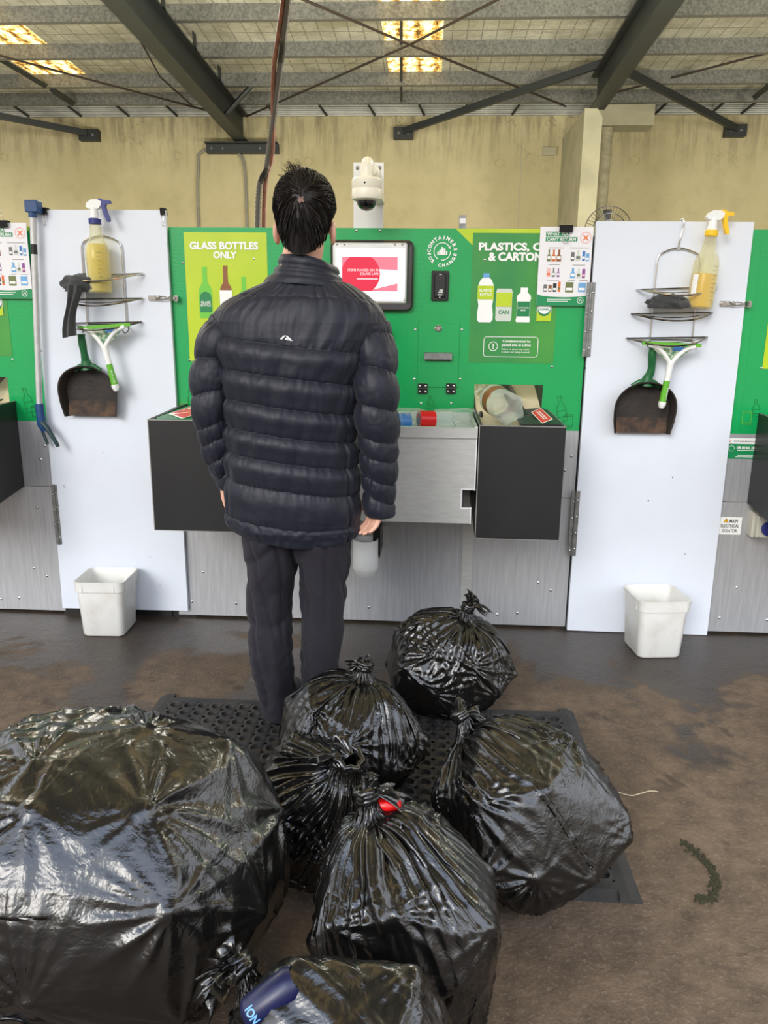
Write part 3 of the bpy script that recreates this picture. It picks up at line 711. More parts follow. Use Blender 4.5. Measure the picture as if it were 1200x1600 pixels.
# --- line drawings
def draw_bottle(mb, cx, z0, h, r, tilt, w=0.0016, mi=0):
    P = bottle_poly(0, 0, h, r); P += [P[0]]; c, s = math.cos(tilt), math.sin(tilt)
    f = lambda a, b: (cx+a*c-b*s, z0+a*s+b*c)
    strip(mb, [f(a, b) for a, b in P], w, L2, mi); strip(mb, [f(-r, h*.42), f(r, h*.42)], w, L2, mi); strip(mb, [f(-r, h*.18), f(r, h*.18)], w, L2, mi)
for q_, h_, r_, tl_ in (((880, 658), .105, .019, .22), ((674, 641), .06, .014, .12), ((301, 636), .07, .014, .15)):
    mb = MB(); x, z = pm(*q_); draw_bottle(mb, x, z, h_, r_, tl_); mb.build('bottle_outline', 'line_green', front, smooth=False)
def draw_can(cx, cz, ang, k, matl):
    q = 0.030; P = [(-q*.5, -q*.8), (q*.5, -q*.8), (q*.6, -q*.6), (q*.6, q*.6), (q*.5, q*.8), (-q*.5, q*.8), (-q*.6, q*.6), (-q*.6, -q*.6)]
    ct, st = math.cos(ang), math.sin(ang); T = [(cx+(a*ct-b*st), cz+(a*st+b*ct)*k) for a, b in P]; mb = MB()
    strip(mb, T, 0.0016, L2, closed=True); strip(mb, [T[3], T[6]], 0.0016, L2); strip(mb, [T[2], T[7]], 0.0016, L2); mb.build('can_outline', matl, front, smooth=False)
c = pm(752, 616); draw_can(c[0], c[1], 0.75, 1, 'line_white'); draw_can(-1.045, 0.955, 0, 1.1, 'line_lime'); draw_can(0.585, 0.93, 0, 1.1, 'line_green')

# --- touch screen
sx0, sz0 = pm(518, 485); sx1, sz1 = pm(647, 376)
scr = MB(); yb = YP-0.03
outer = rrect(sx0, sx1, sz0, sz1, 0.025, 6); inner = rrect(sx0+0.030, sx1-0.020, sz0+0.028, sz1-0.012, 0.012, 6); n = len(outer)
o2 = rrect(sx0+.006, sx1-.006, sz0+.006, sz1-.006, 0.021, 6)
V = [(a, YP, b) for a, b in outer]+[(a, yb+.008, b) for a, b in outer]+[(a, yb, b) for a, b in o2]+[(a, yb+.002, b) for a, b in inner]+[(a, yb+.016, b) for a, b in inner]
F = []
for L in range(4):
    for k in range(n): j = (k+1) % n; F.append((L*n+k, L*n+j, (L+1)*n+j, (L+1)*n+k))
scr.add(V, F); bez = scr.build('screen_bezel', 'bezel', machine)
fx0, fz0 = pm(521, 474); fx1, fz1 = pm(637, 380)
mb = MB(); mb.rbox(fx0, fx1, yb-0.003, yb+0.002, fz0, fz1, 0.008); cover = mb.build('cover_plate', 'steel_bright', bez)
dx0, dz0 = pm(526, 470); dx1, dz1 = pm(634, 389)
mb = MB(); rect(mb, dx0, dx1, dz0, dz1, yb-0.0040); rx0, rz0 = pm(536, 455); rx1, rz1 = pm(622, 403)
rect(mb, rx0, rx1, rz0, rz1, yb-0.0046, 1)
cxr, czr = rx0+0.075, (rz0+rz1)/2; pts = [(max(rx0, cxr+0.078*math.cos(2*PI*k/40)), min(rz1, max(rz0, czr+0.078*math.sin(2*PI*k/40)))) for k in range(40)]
poly(mb, pts, yb-0.0052, 2)
poly(mb, [(cxr+0.055, rz1-0.045), (rx1, rz1-0.05), (rx1, rz0+0.03), (rx0+0.12, rz0+0.005)], yb-0.0050, 0)
x, z = pm(571, 423); mb.text('ITEMS PLACED ON THE', x, z, yb-0.0058, width=0.135, bold=0.0, mi=3)
x, z = pm(578, 429); mb.text('(GLASS LAN', x, z, yb-0.0058, width=0.072, bold=0.0, mi=3)
x, z = pm(576, 436.5); rect(mb, x-0.045, x+0.04, z-0.0015, z+0.0015, yb-0.0058, 3)
disp = mb.build('display', ['screen_white', 'screen_pink', 'screen_red', 'screen_text'], bez, smooth=False)
screws('cover_screw', 'chrome', bez, [pm(*q)+(yb-0.003, 0.005) for q in ((528, 382.5), (539.5, 382.5), (617.5, 383), (629, 383), (632, 469), (526, 469))])

# --- card reader
cx0, cz0 = pm(673.5, 469.5); cx1, cz1 = pm(701.5, 423.5)
mb = MB(); mb.rbox(cx0, cx1, YP-0.014, YP, cz0, cz1, 0.004); rd = mb.build('card_reader', 'blackp', machine)
mb = MB(); mb.rbox(cx0+.009, cx1-.010, YP-0.022, YP-0.0141, cz0+.010, cz1-.010, 0.010); pad = mb.build('reader_pad', 'box_black', rd)
mb = MB(); x = (cx0+cx1)/2
rect(mb, x-.004, x+.006, cz1-.016, cz1-.013, YP-0.0225); poly(mb, ring_poly(x, cz1-.028, 0, .0016, 0, 2*PI, 10), YP-0.0225, 1)
for k in range(3): rect(mb, x-.006+.002*k, x+.010, cz0+.030+.0045*k, cz0+.033+.0045*k, YP-0.0225)
rect(mb, x+.007, x+.011, cz0+.028, cz0+.043, YP-0.0225)
for k in range(2): rect(mb, x-.008, x+.009, cz0+.020+.004*k, cz0+.0215+.004*k, YP-0.0225)
poly(mb, ring_poly(x, cz0+.012, 0, .003, 0, 2*PI, 10), YP-0.0225)
mb.build('reader_symbol', ['pale_print', 'red'], rd, smooth=False)

# --- emergency button
x, z = pm(601, 522); mb = MB(); mb.lathe([(0.022, 0), (0.022, 0.016), (0.028, 0.018), (0.030, 0.026), (0.027, 0.034), (0.012, 0.038), (0.001, 0.038)], (x, YP, z), (0, -1, 0), 32)
mb.build('stop_button', 'red_plastic', machine)

# --- service hatch with lock, slot and hinges
hx0, hz0 = pm(651.5, 604.5); hx1, hz1 = pm(719, 502)
mb = MB(); mb.rbox(hx0, hx1, YP-0.005, YP-0.0005, hz0, hz1, 0.003); hatch = mb.build('service_hatch', 'green', machine)
x, z = pm(685, 513); mb = MB(); mb.lathe([(0.0135, 0), (0.0135, 0.004), (0.011, 0.006), (0.0095, 0.004), (0.0085, 0.010), (0.001, 0.010)], (x, YP-0.005, z), (0, -1, 0), 28)
mb.box(x-0.019, x-0.012, YP-0.009, YP-0.005, z-0.003, z+0.003); mb.build('lock', 'chrome', hatch)
a = pm(663, 561); b2 = pm(706, 550.5)
mb = MB(); mb.prism([(a[0], YP-0.005, b2[1]), (a[0], YP-0.030, b2[1]-.004), (a[0], YP-0.030, a[1]), (a[0], YP-0.005, a[1]+.003)], (b2[0]-a[0], 0, 0)); mb.build('receipt_slot', 'zinc', hatch, smooth=False)
mb = MB(); mb.box(a[0]+.004, b2[0]-.004, YP-0.012, YP-0.005, a[1]-.006, a[1]); mb.build('slot_mouth', 'blackp', hatch, smooth=False)
for px in (660.5, 704.5):
    x, z = pm(px, 607); mb = MB(); mb.rbox(x-.020, x+.020, YP-0.012, YP-0.0005, z+.002, z+.021, .003); mb.rbox(x-.020, x+.020, YP-0.012, YP-0.0005, z-.021, z-.001, .003)
    mb.tube([(x-.019, YP-0.010, z), (x+.019, YP-0.010, z)], 0.005, 8); hg = mb.build('hatch_hinge', 'blackp', machine)
    screws('hinge_screw', 'chrome', hg, [(x+dx, z+dz, YP-0.012, .005) for dx in (-.012, .012) for dz in (-.011, .011)])

# --- screws over the sheets
screws('panel_screw', 'chrome', machine, [pm(*q)+(YP, .0058) for q in ((286, 411), (397, 404), (296, 563), (557, 360.5), (594, 360.5), (757.5, 406), (862.5, 573), (649, 515), (721.5, 515), (647.5, 592), (719, 592), (658, 630), (705, 630))]
    + [pm(*q)+(YP, .0065) for q in ((317, 894), (369, 943), (576, 949), (841, 910), (808, 958), (893, 713), (300, 940))]
    + [(x, z, YP, .0065) for x, z in ((0.585, 0.72), (0.545, 0.50), (0.56, 0.18), (0.33, 0.06), (-0.95, 0.56), (-0.80, 0.33))])

# --- black chute boxes
YF = 2.80
def chute_box(x0, x1, z0, z1, name):
    th = 0.012; mb = MB()
    mb.box(x0, x1, YF, YF+th, z0, z1)
    for a, b in ((x0, x0+th), (x1-th, x1)):
        mb.prism([(a, YF+th, z0), (a, YF+th, z1), (a, YP-0.001, z1+0.012), (a, YP-0.001, z0+0.06)], (b-a, 0, 0))
    mb.prism([(x0+th, YF+th, z0), (x0+th, YP-0.001, z0+0.06), (x0+th, YP-0.001, z0+0.075), (x0+th, YF+th, z0+0.015)], (x1-x0-2*th, 0, 0))
    mb.prism([(x0+th, YF+th, z1-0.16), (x0+th, YP-0.001, z1-0.03), (x0+th, YP-0.001, z1-0.04), (x0+th, YF+th, z1-0.17)], (x1-x0-2*th, 0, 0))
    o = mb.build(name, 'box_black', machine, smooth=False)
    mb = MB(); e = 0.0022
    mb.box(x0-.0005, x1+.0005, YF-.001, YF+e, z1-e, z1+.001); mb.box(x0-.001, x0+e, YF-.001, YF+e, z0, z1); mb.box(x0, x1, YF-.001, YF+.001, z0-.001, z0+.001)
    mb.prism([(x0-.0006, YF, z1-.0015), (x0-.0006, YF, z1+.001), (x0-.0006, YP-.002, z1+.013), (x0-.0006, YP-.002, z1+.0105)], (.003, 0, 0))
    mb.prism([(x1-.0024, YF, z1-.0015), (x1-.0024, YF, z1+.001), (x1-.0024, YP-.002, z1+.013), (x1-.0024, YP-.002, z1+.0105)], (.003, 0, 0))
    mb.build('worn_edge', 'box_edge', o, smooth=False); return o
bxR = chute_box(0.187, 0.499, 0.537, 0.963, 'chute_box')
bxL = chute_box(-1.040, -0.735, 0.538, 0.963, 'chute_box')
# cream chute bed and dark side guide seen through the right opening, red notice on the inner wall
for x0, x1 in ((0.201, 0.47), (-0.90, -0.75)):
    mb = MB(); mb.prism([(x0, YF+0.10, 0.86), (x0, YP+0.32, 1.075), (x0, YP+0.32, 1.06), (x0, YF+0.10, 0.845)], (x1-x0, 0, 0))
    mb.build('chute_bed', 'conveyor', machine, smooth=False)
mb = MB(); mb.prism([(0.40, YF+0.10, 0.87), (0.40, YF+0.10, 0.93), (0.30, YP+0.32, 1.15), (0.30, YP+0.32, 1.07)], (0.012, 0, 0))
mb.build('chute_guide', 'box_black', machine, smooth=False)
def plain_notice(A, B, C, D):
    A, B, C, D = map(Vector, (A, B, C, D)); n = (B-A).cross(D-A).normalized()
    if n.z < 0: n = -n
    f = lambda u, v, e: (A.lerp(B, u)).lerp(D.lerp(C, u), v)+n*e
    mb = MB(); mb.add([f(0,0,.001), f(1,0,.001), f(1,1,.001), f(0,1,.001)], [(0,1,2,3)], 1)
    mb.add([f(.04,.06,.0016), f(.96,.06,.0016), f(.96,.94,.0016), f(.04,.94,.0016)], [(0,1,2,3)], 0)
    random.seed(3)
    for v in (.62, .42):
        u = .16
        while u < .82:
            w = random.uniform(.02, .05); mb.add([f(u, v-.06, .0022), f(u+w, v-.06, .0022), f(u+w, v+.06, .0022), f(u, v+.06, .0022)], [(0,1,2,3)], 1); u += w+.012
    mb.build('red_notice', ['red', 'white_print'], machine, smooth=False)
def ledge(P, matl, par):
    mb = MB(); mb.prism(P, (0, 0, -0.006)); mb.build('box_ledge', matl, par, smooth=False)
ledge([at(812, 662, 2.83), at(876, 663, 2.83), at(849, 637, 3.20), at(806, 640, 3.20)], 'box_black', bxR)
plain_notice(at(830, 644.5, 3.02), at(847, 662, 2.845), at(864, 655.5, 2.86), at(845, 637.5, 3.05))
ledge([at(243, 654, 2.83), at(330, 656, 2.83), at(330, 634, 3.20), at(272, 636, 3.20)], 'line_green', bxL)
plain_notice(at(263, 647, 2.93), at(284, 654.5, 2.845), at(330, 641, 2.95), at(309, 631.5, 3.12))

# --- steel hopper tray
mb = MB(); hx0, hx1, hz0, hz1 = -0.725, 0.181, 0.594, 0.953; th = 0.004
nx, nz0, nz1 = at(722, 780, YF).x, at(735, 793, YF).z, at(735, 766, YF).z
mb.plate([(hx0, hz0), (hx1-.012, hz0), (hx1-.012, nz0), (nx, nz0), (nx, nz1), (hx1, nz1), (hx1, hz1), (hx0, hz1)], YF, YF+th)
mb.box(hx0, hx0+th, YF+th, YP-.001, hz0+0.05, hz1); mb.box(hx1-th, hx1, YF+th, YP-.001, nz1, hz1); mb.box(hx0+th, hx1-th, YP-.006, YP-.001, 0.80, 0.958)
mb.prism([(hx0+th, YF+th, 0.895), (hx0+th, YP-.006, 0.915), (hx0+th, YP-.006, 0.908), (hx0+th, YF+th, 0.888)], (hx1-hx0-2*th, 0, 0))
mb.box(hx0+th, nx-.01, YF+th, YP-.001, hz0, hz0+th)
hop = mb.build('hopper_tray', 'steel_bright', machine, smooth=False)
mb = MB(); mb.box(hx0, hx1, YF-.012, YF-.0005, hz1-.036, hz1-.002); mb.box(hx0, hx1, YF-.014, YF+.008, hz1-.003, hz1+.002); mb.box(hx1-.010, hx1+.001, YF, YP-.002, hz1-.002, hz1+.004)
mb.build('hopper_rim', 'steel_bright', hop, smooth=False)
mb = MB(); w = .0035
for P in ([(nx-.004, nz0-.004), (hx1-.012, nz0-.004)], [(nx-.004, nz0-.004), (nx-.004, nz1+.004)], [(nx-.004, nz1+.004), (hx1, nz1+.004)], [(hx1-.002, nz1), (hx1-.002, hz1)], [(hx1-.014, nz0), (hx1-.014, hz0)]): strip(mb, P, w, YF-.0008)
mb.build('worn_edge', 'poster_white', hop, smooth=False)
# drain below the tray
dx, dz = pm(571, 870, 3.05)
mb = MB(); mb.lathe([(0.030, 0), (0.030, 0.07)], (dx-.005, 3.05, hz0-.066), (0, 0, 1), 28); mb.box(dx-.055, dx+.05, 2.99, 3.11, hz0-.004, hz0-.0005)
mb.build('drain_pipe', 'zinc', machine)
ztp, zbt = at(571, 842, 3.05).z, at(571, 900, 3.05).z
mb = MB(); R = .0535; Hh = ztp-zbt
mb.lathe([(0.012, 0), (R*.62, .004), (R*.86, .022), (R*.97, .036), (R, .04), (R, Hh*.55), (R*.99, Hh*.56), (R*.98, Hh), (R*.90, Hh), (R*.90, Hh*.35), (.001, Hh*.35)], (dx, 3.05, zbt), (0, 0, 1), 36)
cup = mb.build('drain_cup', 'pvc', machine)
mb = MB(); mb.box(dx+.03, dx+.06, 3.06, YP-.001, zbt+.08, zbt+.20); mb.box(dx+R*.6, dx+.03, 3.06, 3.10, zbt+.10, zbt+.13); mb.build('drain_bracket', 'blackp', machine, smooth=False)
x, z = pm(598, 830, YP); mb = MB(); mb.box(x-.03, x, YP-.012, YP, z-.055, z+.05, 0); mb.box(x, x+.028, YP-.010, YP, z-.05, z+.03, 1); mb.build('latch_block', ['blackp', 'steel_bright'], machine, smooth=False)

# ---- neighbours: the same machine again
left = copy_tree(machine); left.location.x -= 2.283; left['label'] = 'green and steel return machine at the left edge, left of the litter picker'
right = copy_tree(machine); right.location.x += 2.355; right['label'] = 'green and steel return machine at the right edge with an electrical isolator'
for o in list(bpy.data.objects):                              # the right machine has no tilted notices to see
    if o.parent in (left, right) and o.name.split('.')[0] in ('drain_cup', 'drain_pipe', 'drain_bracket', 'latch_block'): bpy.data.objects.remove(o)
for o in [k for k in bpy.data.objects if k.parent == right and k.data == bxL.data]:
    o.location.x += .04
    for c in [k for k in bpy.data.objects if k.parent == o and k.name.startswith('box_ledge')]: bpy.data.objects.remove(c)
mb = MB(); mb.box(1.237, 1.2855, YP, YP+.003, ZG, ZT); mb.build('edge_sheet', 'green', right, smooth=False)
# stickers and isolator on the right machine
a, b2 = pm(1136, 684), pm(1187, 716.5)
x0, x1, z0, z1 = 1.246, b2[0], pm(1160, 717)[1], pm(1160, 684.5)[1]; hh = z1-z0
mb = MB(); rect(mb, x0, x1, z0, z1, L1, 0); rect(mb, x0, x1, z0+hh*.72, z1, L2, 1)
mb.text('CONTAINER DEPOSIT SYSTEMS', (x0+x1)/2+.006, z0+hh*.85, L3, width=(x1-x0)*.78, bold=.02, mi=2)
poly(mb, ring_poly(x0+.008, z0+hh*.86, .003, .0046, 0, 2*PI), L3, 3)
mb.text('08 8166 2829', x0+(x1-x0)*.60, z0+hh*.54, L3, width=(x1-x0)*.66, height=.013, bold=.03, mi=1)
rect(mb, x0+(x1-x0)*.30, x1-.02, z0+hh*.40, z0+hh*.43, L3, 1); rect(mb, x0+.045, x1-.03, z0+hh*.16, z0+hh*.19, L3, 1); rect(mb, x0+.035, x1-.03, z0+hh*.09, z0+hh*.12, L3, 1)
poly(mb, ring_poly(x0+.017, z0+hh*.50, .0105, .012, -.4, 5.2), L3, 1)
mb.build('contact_sticker', ['poster_green', 'white_print', 'black_print', 'red'], right, smooth=False)
a, b2 = pm(1121, 836), pm(1161, 807); x0, x1, z0, z1 = a[0], b2[0]-.003, pm(1140, 835)[1], pm(1140, 808)[1]; hh = z1-z0
mb = MB(); mb.box(x0, x1, YP-.0016, YP, z0, z1, 0); yy = YP-.0022
mb.text('MAIN', x0+(x1-x0)*.64, z0+hh*.78, yy, width=(x1-x0)*.36, height=hh*.19, bold=.02, mi=1); mb.text('ELECTRICAL', (x0+x1)/2, z0+hh*.50, yy, width=(x1-x0)*.80, height=hh*.19, bold=.02, mi=1); mb.text('ISOLATOR', (x0+x1)/2, z0+hh*.22, yy, width=(x1-x0)*.66, height=hh*.19, bold=.02, mi=1)
tx, tz = x0+(x1-x0)*.30, z0+hh*.69; poly(mb, [(tx-.012, tz), (tx+.012, tz), (tx, tz+.020)], yy, 1); poly(mb, [(tx-.0095, tz+.0015), (tx+.0095, tz+.0015), (tx, tz+.017)], yy-.0004, 2); mb.text('!', tx, tz+.007, yy-.001, height=.009, bold=.03, mi=1)
mb.build('warning_sign', ['white_print', 'black_print', 'yellow_sign'], right, smooth=False)
ix, iz = pm(1190, 823, 3.18); mb = MB(); mb.rbox(ix-.022, ix+.075, 3.17, 3.20, iz-.047, iz+.047, .006); mb.rbox(ix-.030, ix+.083, 3.20, YP, iz-.054, iz+.054, .006); iso = mb.build('isolator_box', 'iso_grey', right)
mb = MB(); mb.lathe([(.030, 0), (.030, .012), (.027, .016), (.001, .016)], (ix+.024, 3.17, iz-.005), (0, -1, 0), 28); mb.box(ix+.017, ix+.031, 3.135, 3.155, iz-.034, iz+.024); mb.build('rotary_switch', 'navy_plastic', iso)
screws('box_screw', 'chrome', iso, [(ix+dx, iz+dz, 3.17, .004) for dx in (-.014, .066) for dz in (-.039, .039)])

# ---- white service doors
def toggle_latch(parent, cx, cz, y):
    mb = MB(); mb.plate(rrect(cx-.062, cx-.018, cz-.011, cz+.011, .004, 3), y-.004, y, 0); mb.plate(rrect(cx-.056, cx-.024, cz-.006, cz+.006, .003, 3), y-.012, y-.004, 0)
    mb.plate(rrect(cx+.045, cx+.062, cz-.012, cz+.012, .005, 3), y-.003, y+.02, 0)
    mb.tube([(cx-.030, y-.014, cz+.007), (cx-.002, y-.016, cz-.007), (cx+.02, y-.014, cz-.004), (cx+.036, y-.012, cz+.009), (cx+.050, y-.010, cz+.006), (cx+.050, y-.010, cz-.006), (cx+.036, y-.012, cz-.009), (cx+.02, y-.014, cz+.004), (cx-.002, y-.016, cz+.007), (cx-.030, y-.014, cz-.007)], .0022, 6)
    mb.tube([(cx-.012, y-.010, cz-.011), (cx-.012, y-.010, cz+.011)], .0035, 8); mb.box(cx+.046, cx+.053, y-.018, y-.003, cz-.004, cz+.004)
    return mb.build('toggle_latch', 'chrome', parent)
def hinge(parent, cx, z0, z1, y, w=.017):
    mb = MB(); mb.box(cx-w, cx-.001, y-.003, y, z0, z1); mb.box(cx+.001, cx+w, y-.003, y, z0, z1); mb.tube([(cx, y-.005, z0), (cx, y-.005, z1)], .0045, 8)
    h = mb.build('piano_hinge', 'zinc', parent)
    screws('hinge_screw', 'chrome', h, [(cx+s*w*.55, z0+(z1-z0)*(k+.4)/4+s*.004, y-.003, .0042) for k in range(4) for s in (-1, 1)]); return h
YD = 3.226
dl = thing('service_door', 'tall white sheet door left of the person, litter picker leaning on its edge', 'door panel', (-1.36, YD, 0.034), 'white service doors')
mb = MB(); mb.plate([(-1.652, .034), (-1.068, .040), (-1.071, 1.7495), (-1.632, 1.749)], YD, YD+.020); mb.build('door_sheet', 'door', dl, smooth=False)
toggle_latch(dl, pm(255, 466, YD)[0], pm(255, 466, YD)[1], YD)
hinge(dl, pm(88, 800, YD)[0], pm(88, 850, YD)[1], pm(88, 757, YD)[1], YD, .013)
screws('door_screw', 'chrome', dl, [pm(px, py, YD)+(YD, .003 if px > 140 else .005) for px, py in ((61, 503), (64, 548), (101, 760), (161, 707), (234, 870), (250, 915))])
for x in (-1.45, -1.2): mb = MB(); mb.box(x, x+.05, YD+.021, YP+.006, 0, .037); mb.build('door_foot', 'blackp', dl, smooth=False)
mb = MB(); mb.box(-1.66, -1.04, YP+.006, YP+.016, 0, 1.68); mb.build('light_blocker', 'blackp', dl, smooth=False)  # added dark sheet that stops fill light leaking round the left door
dr = thing('service_door', 'tall white sheet door at right with a wire caddy hung over its top', 'door panel', (0.94, YD, 0.004), 'white service doors')
mb = MB(); mb.plate([(.638, .004), (1.246, .002), (1.238, 1.712), (.638, 1.713)], YD, YD+.020); mb.build('door_sheet', 'door', dr, smooth=False)
toggle_latch(dr, pm(1149, 475, YD)[0], pm(1149, 475, YD)[1], YD)
hinge(dr, .634, pm(890, 868, YD)[1], pm(890, 767, YD)[1], YD-.001); hinge(dr, .634, pm(912, 557, YD)[1], pm(912, 441, YD)[1], YD-.001)
screws('door_screw', 'blackp', dr, [pm(*q, YD)+(YD, .0032) for q in ((892, 877), (915, 575), (1013, 782), (1070, 866), (1051, 746))])

mb = MB(); mb.box(.606, 1.27, YP+.006, YP+.016, 0, 1.66); mb.build('light_blocker', 'blackp', dr, smooth=False)  # same added light stop behind the right door, not a door part
# ---- security camera on its plate
root = thing('dome_camera', 'white dome security camera on a plate above the machine screen', 'security camera', (pm(575, 300)[0], YP+.004, ZT))
x0, z1 = pm(553, 255, YP+.02); x1 = pm(600, 255, YP+.02)[0]; zm = pm(600, 309, YP+.02)[1]
mb = MB(); mb.box(x0, x1, YP+.004, YP+.016, ZT, z1)
mb.build('mounting_plate', 'plate_white', root, smooth=False)
screws('plate_screw', 'zinc', root, [(x0+.016, z1-.02, YP+.004, .008), (x1-.016, z1-.02, YP+.004, .008)])
cx, czt, yc = pm(573, 300, 3.06)[0], pm(573, 277, 3.06)[1], 3.06
hz = pm(573, 312, 3.06)[1]; R = (pm(597, 295, yc)[0]-pm(550, 295, yc)[0])/2; Hc = czt-hz
mb = MB(); mb.lathe([(R*.75, -.006), (R*.97, 0), (R, .004), (R, Hc*.42), (R*.985, Hc*.44), (R*.985, Hc*.46), (R, Hc*.48), (R, Hc*.86), (R*.9, Hc*.95), (R*.45, Hc), (.02, Hc+.004)], (cx, yc, hz), (0, 0, 1), 40); mb.box(cx+.02, cx+R*.98, yc+.01, YP+.003, hz+.01, hz+.04); mb.build('housing', 'cream_plastic', root)
zt_ = pm(573, 256, 3.06)[1]
mb = MB(); mb.tube(smooth_path([(cx, yc, czt-.01), (cx, yc, zt_-.012), (cx, yc+.04, zt_+.010), (cx, yc+.10, zt_+.002), (cx, YP-.01, zt_-.002), (cx, YP+.003, zt_-.002)], 6), .0225, 18); mb.lathe([(.04, 0), (.036, .014)], (cx, YP+.003, zt_-.002), (0, -1, 0), 28); mb.build('arm', 'cream_plastic', root)
rd_ = R*.66; mb = MB(); mb.lathe([(rd_*math.cos(a), -.006-rd_*.9*math.sin(a)) for a in np.linspace(0, PI/2-.01, 12)], (cx, yc, hz), (0, 0, 1), 36); mb.build('dome', 'dome', root)
mb = MB(); mb.screw(cx-.003, hz+Hc*.66, yc-R, .004); mb.build('indicator', 'blackp', root)

# ---- WHAT YOU CAN'T RETURN sheet
def cant_return(x0, z0, label):
    W_, H_ = .206, .300; root = thing('printed_sheet', label, 'poster', (x0+W_/2, YP-.012, z0), 'sheets of items that cannot be returned')
    mb = MB(); y = YP-.014; mb.box(x0, x0+W_, y, y+.004, z0, z0+H_); sh = mb.build('backing', 'poster_white', root, smooth=False)
    mb = MB(); y -= .0008; f = lambda u, v: (x0+u*W_, z0+v*H_)
    rect(mb, *[f(.11, 0)[0], f(.56, 0)[0], f(0, .882)[1], f(0, .938)[1]], y, 0); rect(mb, f(.11, 0)[0], f(.71, 0)[0], f(0, .817)[1], f(0, .872)[1], y, 0)
    mb.text('WHAT YOU', f(.13, 0)[0], f(0, .91)[1], y-.0006, width=.088, height=.0125, bold=.025, align='LEFT', mi=1)
    mb.text("CAN'T RETURN", f(.13, 0)[0], f(0, .844)[1], y-.0006, width=.113, height=.0125, bold=.025, align='LEFT', mi=1)
    c = f(.865, .865); poly(mb, ring_poly(c[0], c[1], .0185, .0225, 0, 2*PI), y, 2); strip(mb, [(c[0]-.008, c[1]-.008), (c[0]+.008, c[1]+.008)], .0048, y, 3); strip(mb, [(c[0]-.008, c[1]+.008), (c[0]+.008, c[1]-.008)], .0048, y, 3)
    P = [f(0, 0), f(1, 0), f(1, .135)] + [f(1-k/10, .135-.022*math.sin(PI*k/10)) for k in range(1, 10)] + [f(0, .15)]; poly(mb, P, y, 0)
    c = f(.84, .072); poly(mb, ring_poly(c[0], c[1], .0105, .0125, 0, 2*PI), y-.0006, 1); strip(mb, [(c[0]-.005, c[1]-.002), (c[0], c[1]+.004), (c[0]+.005, c[1]-.002)], .003, y-.0006, 1)
    for k in range(2): rect(mb, f(.20, 0)[0], f(.60+.06*(k == 1), 0)[0], f(0, .055+.024*k)[1], f(0, .064+.024*k)[1], y-.0006, 1)
    def cap(u, v, w): rect(mb, f(u, 0)[0], f(u+w, 0)[0], f(0, v)[1], f(0, v+.006)[1], y, 4)
    for (u, v, w) in ((.17, .735, .30), (.58, .735, .36), (.19, .525, .22), (.65, .52, .24), (.17, .325, .24), (.58, .325, .13), (.80, .325, .16)): cap(u, v, w)
    def bt(u, v, h, w, mi, kind='b', lab=None):
        cx, cz = f(u, v); h *= H_; w *= W_
        if kind == 'b': poly(mb, bottle_poly(cx, cz, h, w, .4, .4), y, mi)
        elif kind == 'c': poly(mb, rrect(cx-w, cx+w, cz, cz+h, w*.3, 3), y, mi)
        else: rect(mb, cx-w, cx+w, cz, cz+h, y, mi)
        if lab is not None: rect(mb, cx-w*.8, cx+w*.8, cz+h*.2, cz+h*.45, y-.0006, lab)
    bt(.19, .565, .15, .032, 5, 'b', 1); bt(.28, .565, .15, .040, 6, 'b', 1); bt(.38, .565, .15, .044, 7, 'b', 1)
    bt(.64, .575, .11, .034, 4, 'c', 1); bt(.745, .575, .135, .045, 8, 'b', 4); bt(.85, .575, .125, .026, 9, 'r', 1); bt(.925, .57, .10, .03, 10, 'r', 1)
    bt(.20, .37, .11, .035, 2, 'c', 3); bt(.295, .37, .115, .030, 4, 'b', 1); bt(.385, .37, .11, .026, 11, 'b', 1)
    bt(.665, .355, .13, .05, 10, 'b', 1); bt(.775, .355, .125, .034, 8, 'b', 5); bt(.87, .355, .12, .03, 11, 'c', 2)
    bt(.155, .18, .095, .036, 4, 'c', 1); bt(.245, .18, .09, .032, 7, 'c', 1); bt(.335, .18, .11, .034, 12, 'r', 1); bt(.42, .18, .13, .024, 3, 'c', 5)
    bt(.615, .175, .13, .075, 5, 'r', 1); bt(.855, .18, .12, .07, 13, 'r', 1)
    mb.build('print', ['poster_green', 'white_print', 'pink_print', 'orange_print', 'grey_print', 'olive_print', 'amber_print', 'brown_print', 'pale_print', 'blue_print', 'cyan_print', 'purple_print', 'black_print', 'cyan_print'], sh, smooth=False)
    return root
s1 = cant_return(.424, 1.393, "white sheet headed WHAT YOU CAN'T RETURN clipped at the middle machine's top right")
s2 = copy_tree(s1); s2.location.x -= 2.286; s2.location.z += .008; s2['label'] = 'white sheet of unreturnable items cut off by the left edge of the photo'
def binder_clip(cx, zt, y, w, up, label):
    root = thing('binder_clip', label, 'clip', (cx, y, zt-.025), 'black binder clips')
    mb = MB(); mb.prism([(cx-w/2, y-.004, zt-.022), (cx-w/2, y-.010, zt+.002), (cx-w/2, y+.016, zt+.002), (cx-w/2, y+.022, zt-.022), (cx-w/2, y+.024, zt-.022), (cx-w/2, y+.018, zt+.005), (cx-w/2, y-.012, zt+.005), (cx-w/2, y-.006, zt-.022)], (w, 0, 0)); mb.build('jaw', 'blackp', root, smooth=False)
    s = 1 if up else -1; z0 = zt+.004 if up else zt-.02; q = w*.28
    mb = MB(); L = [(cx-q, y-.008, z0), (cx-q*.45, y-.010, z0+s*.022), (cx-q*.75, y-.011, z0+s*.036), (cx, y-.011, z0+s*.044), (cx+q*.75, y-.011, z0+s*.036), (cx+q*.45, y-.010, z0+s*.022), (cx+q, y-.008, z0)]
    mb.tube(smooth_path(L, 4), .0011, 5); mb.build('wire_handle', 'chrome', root); return root
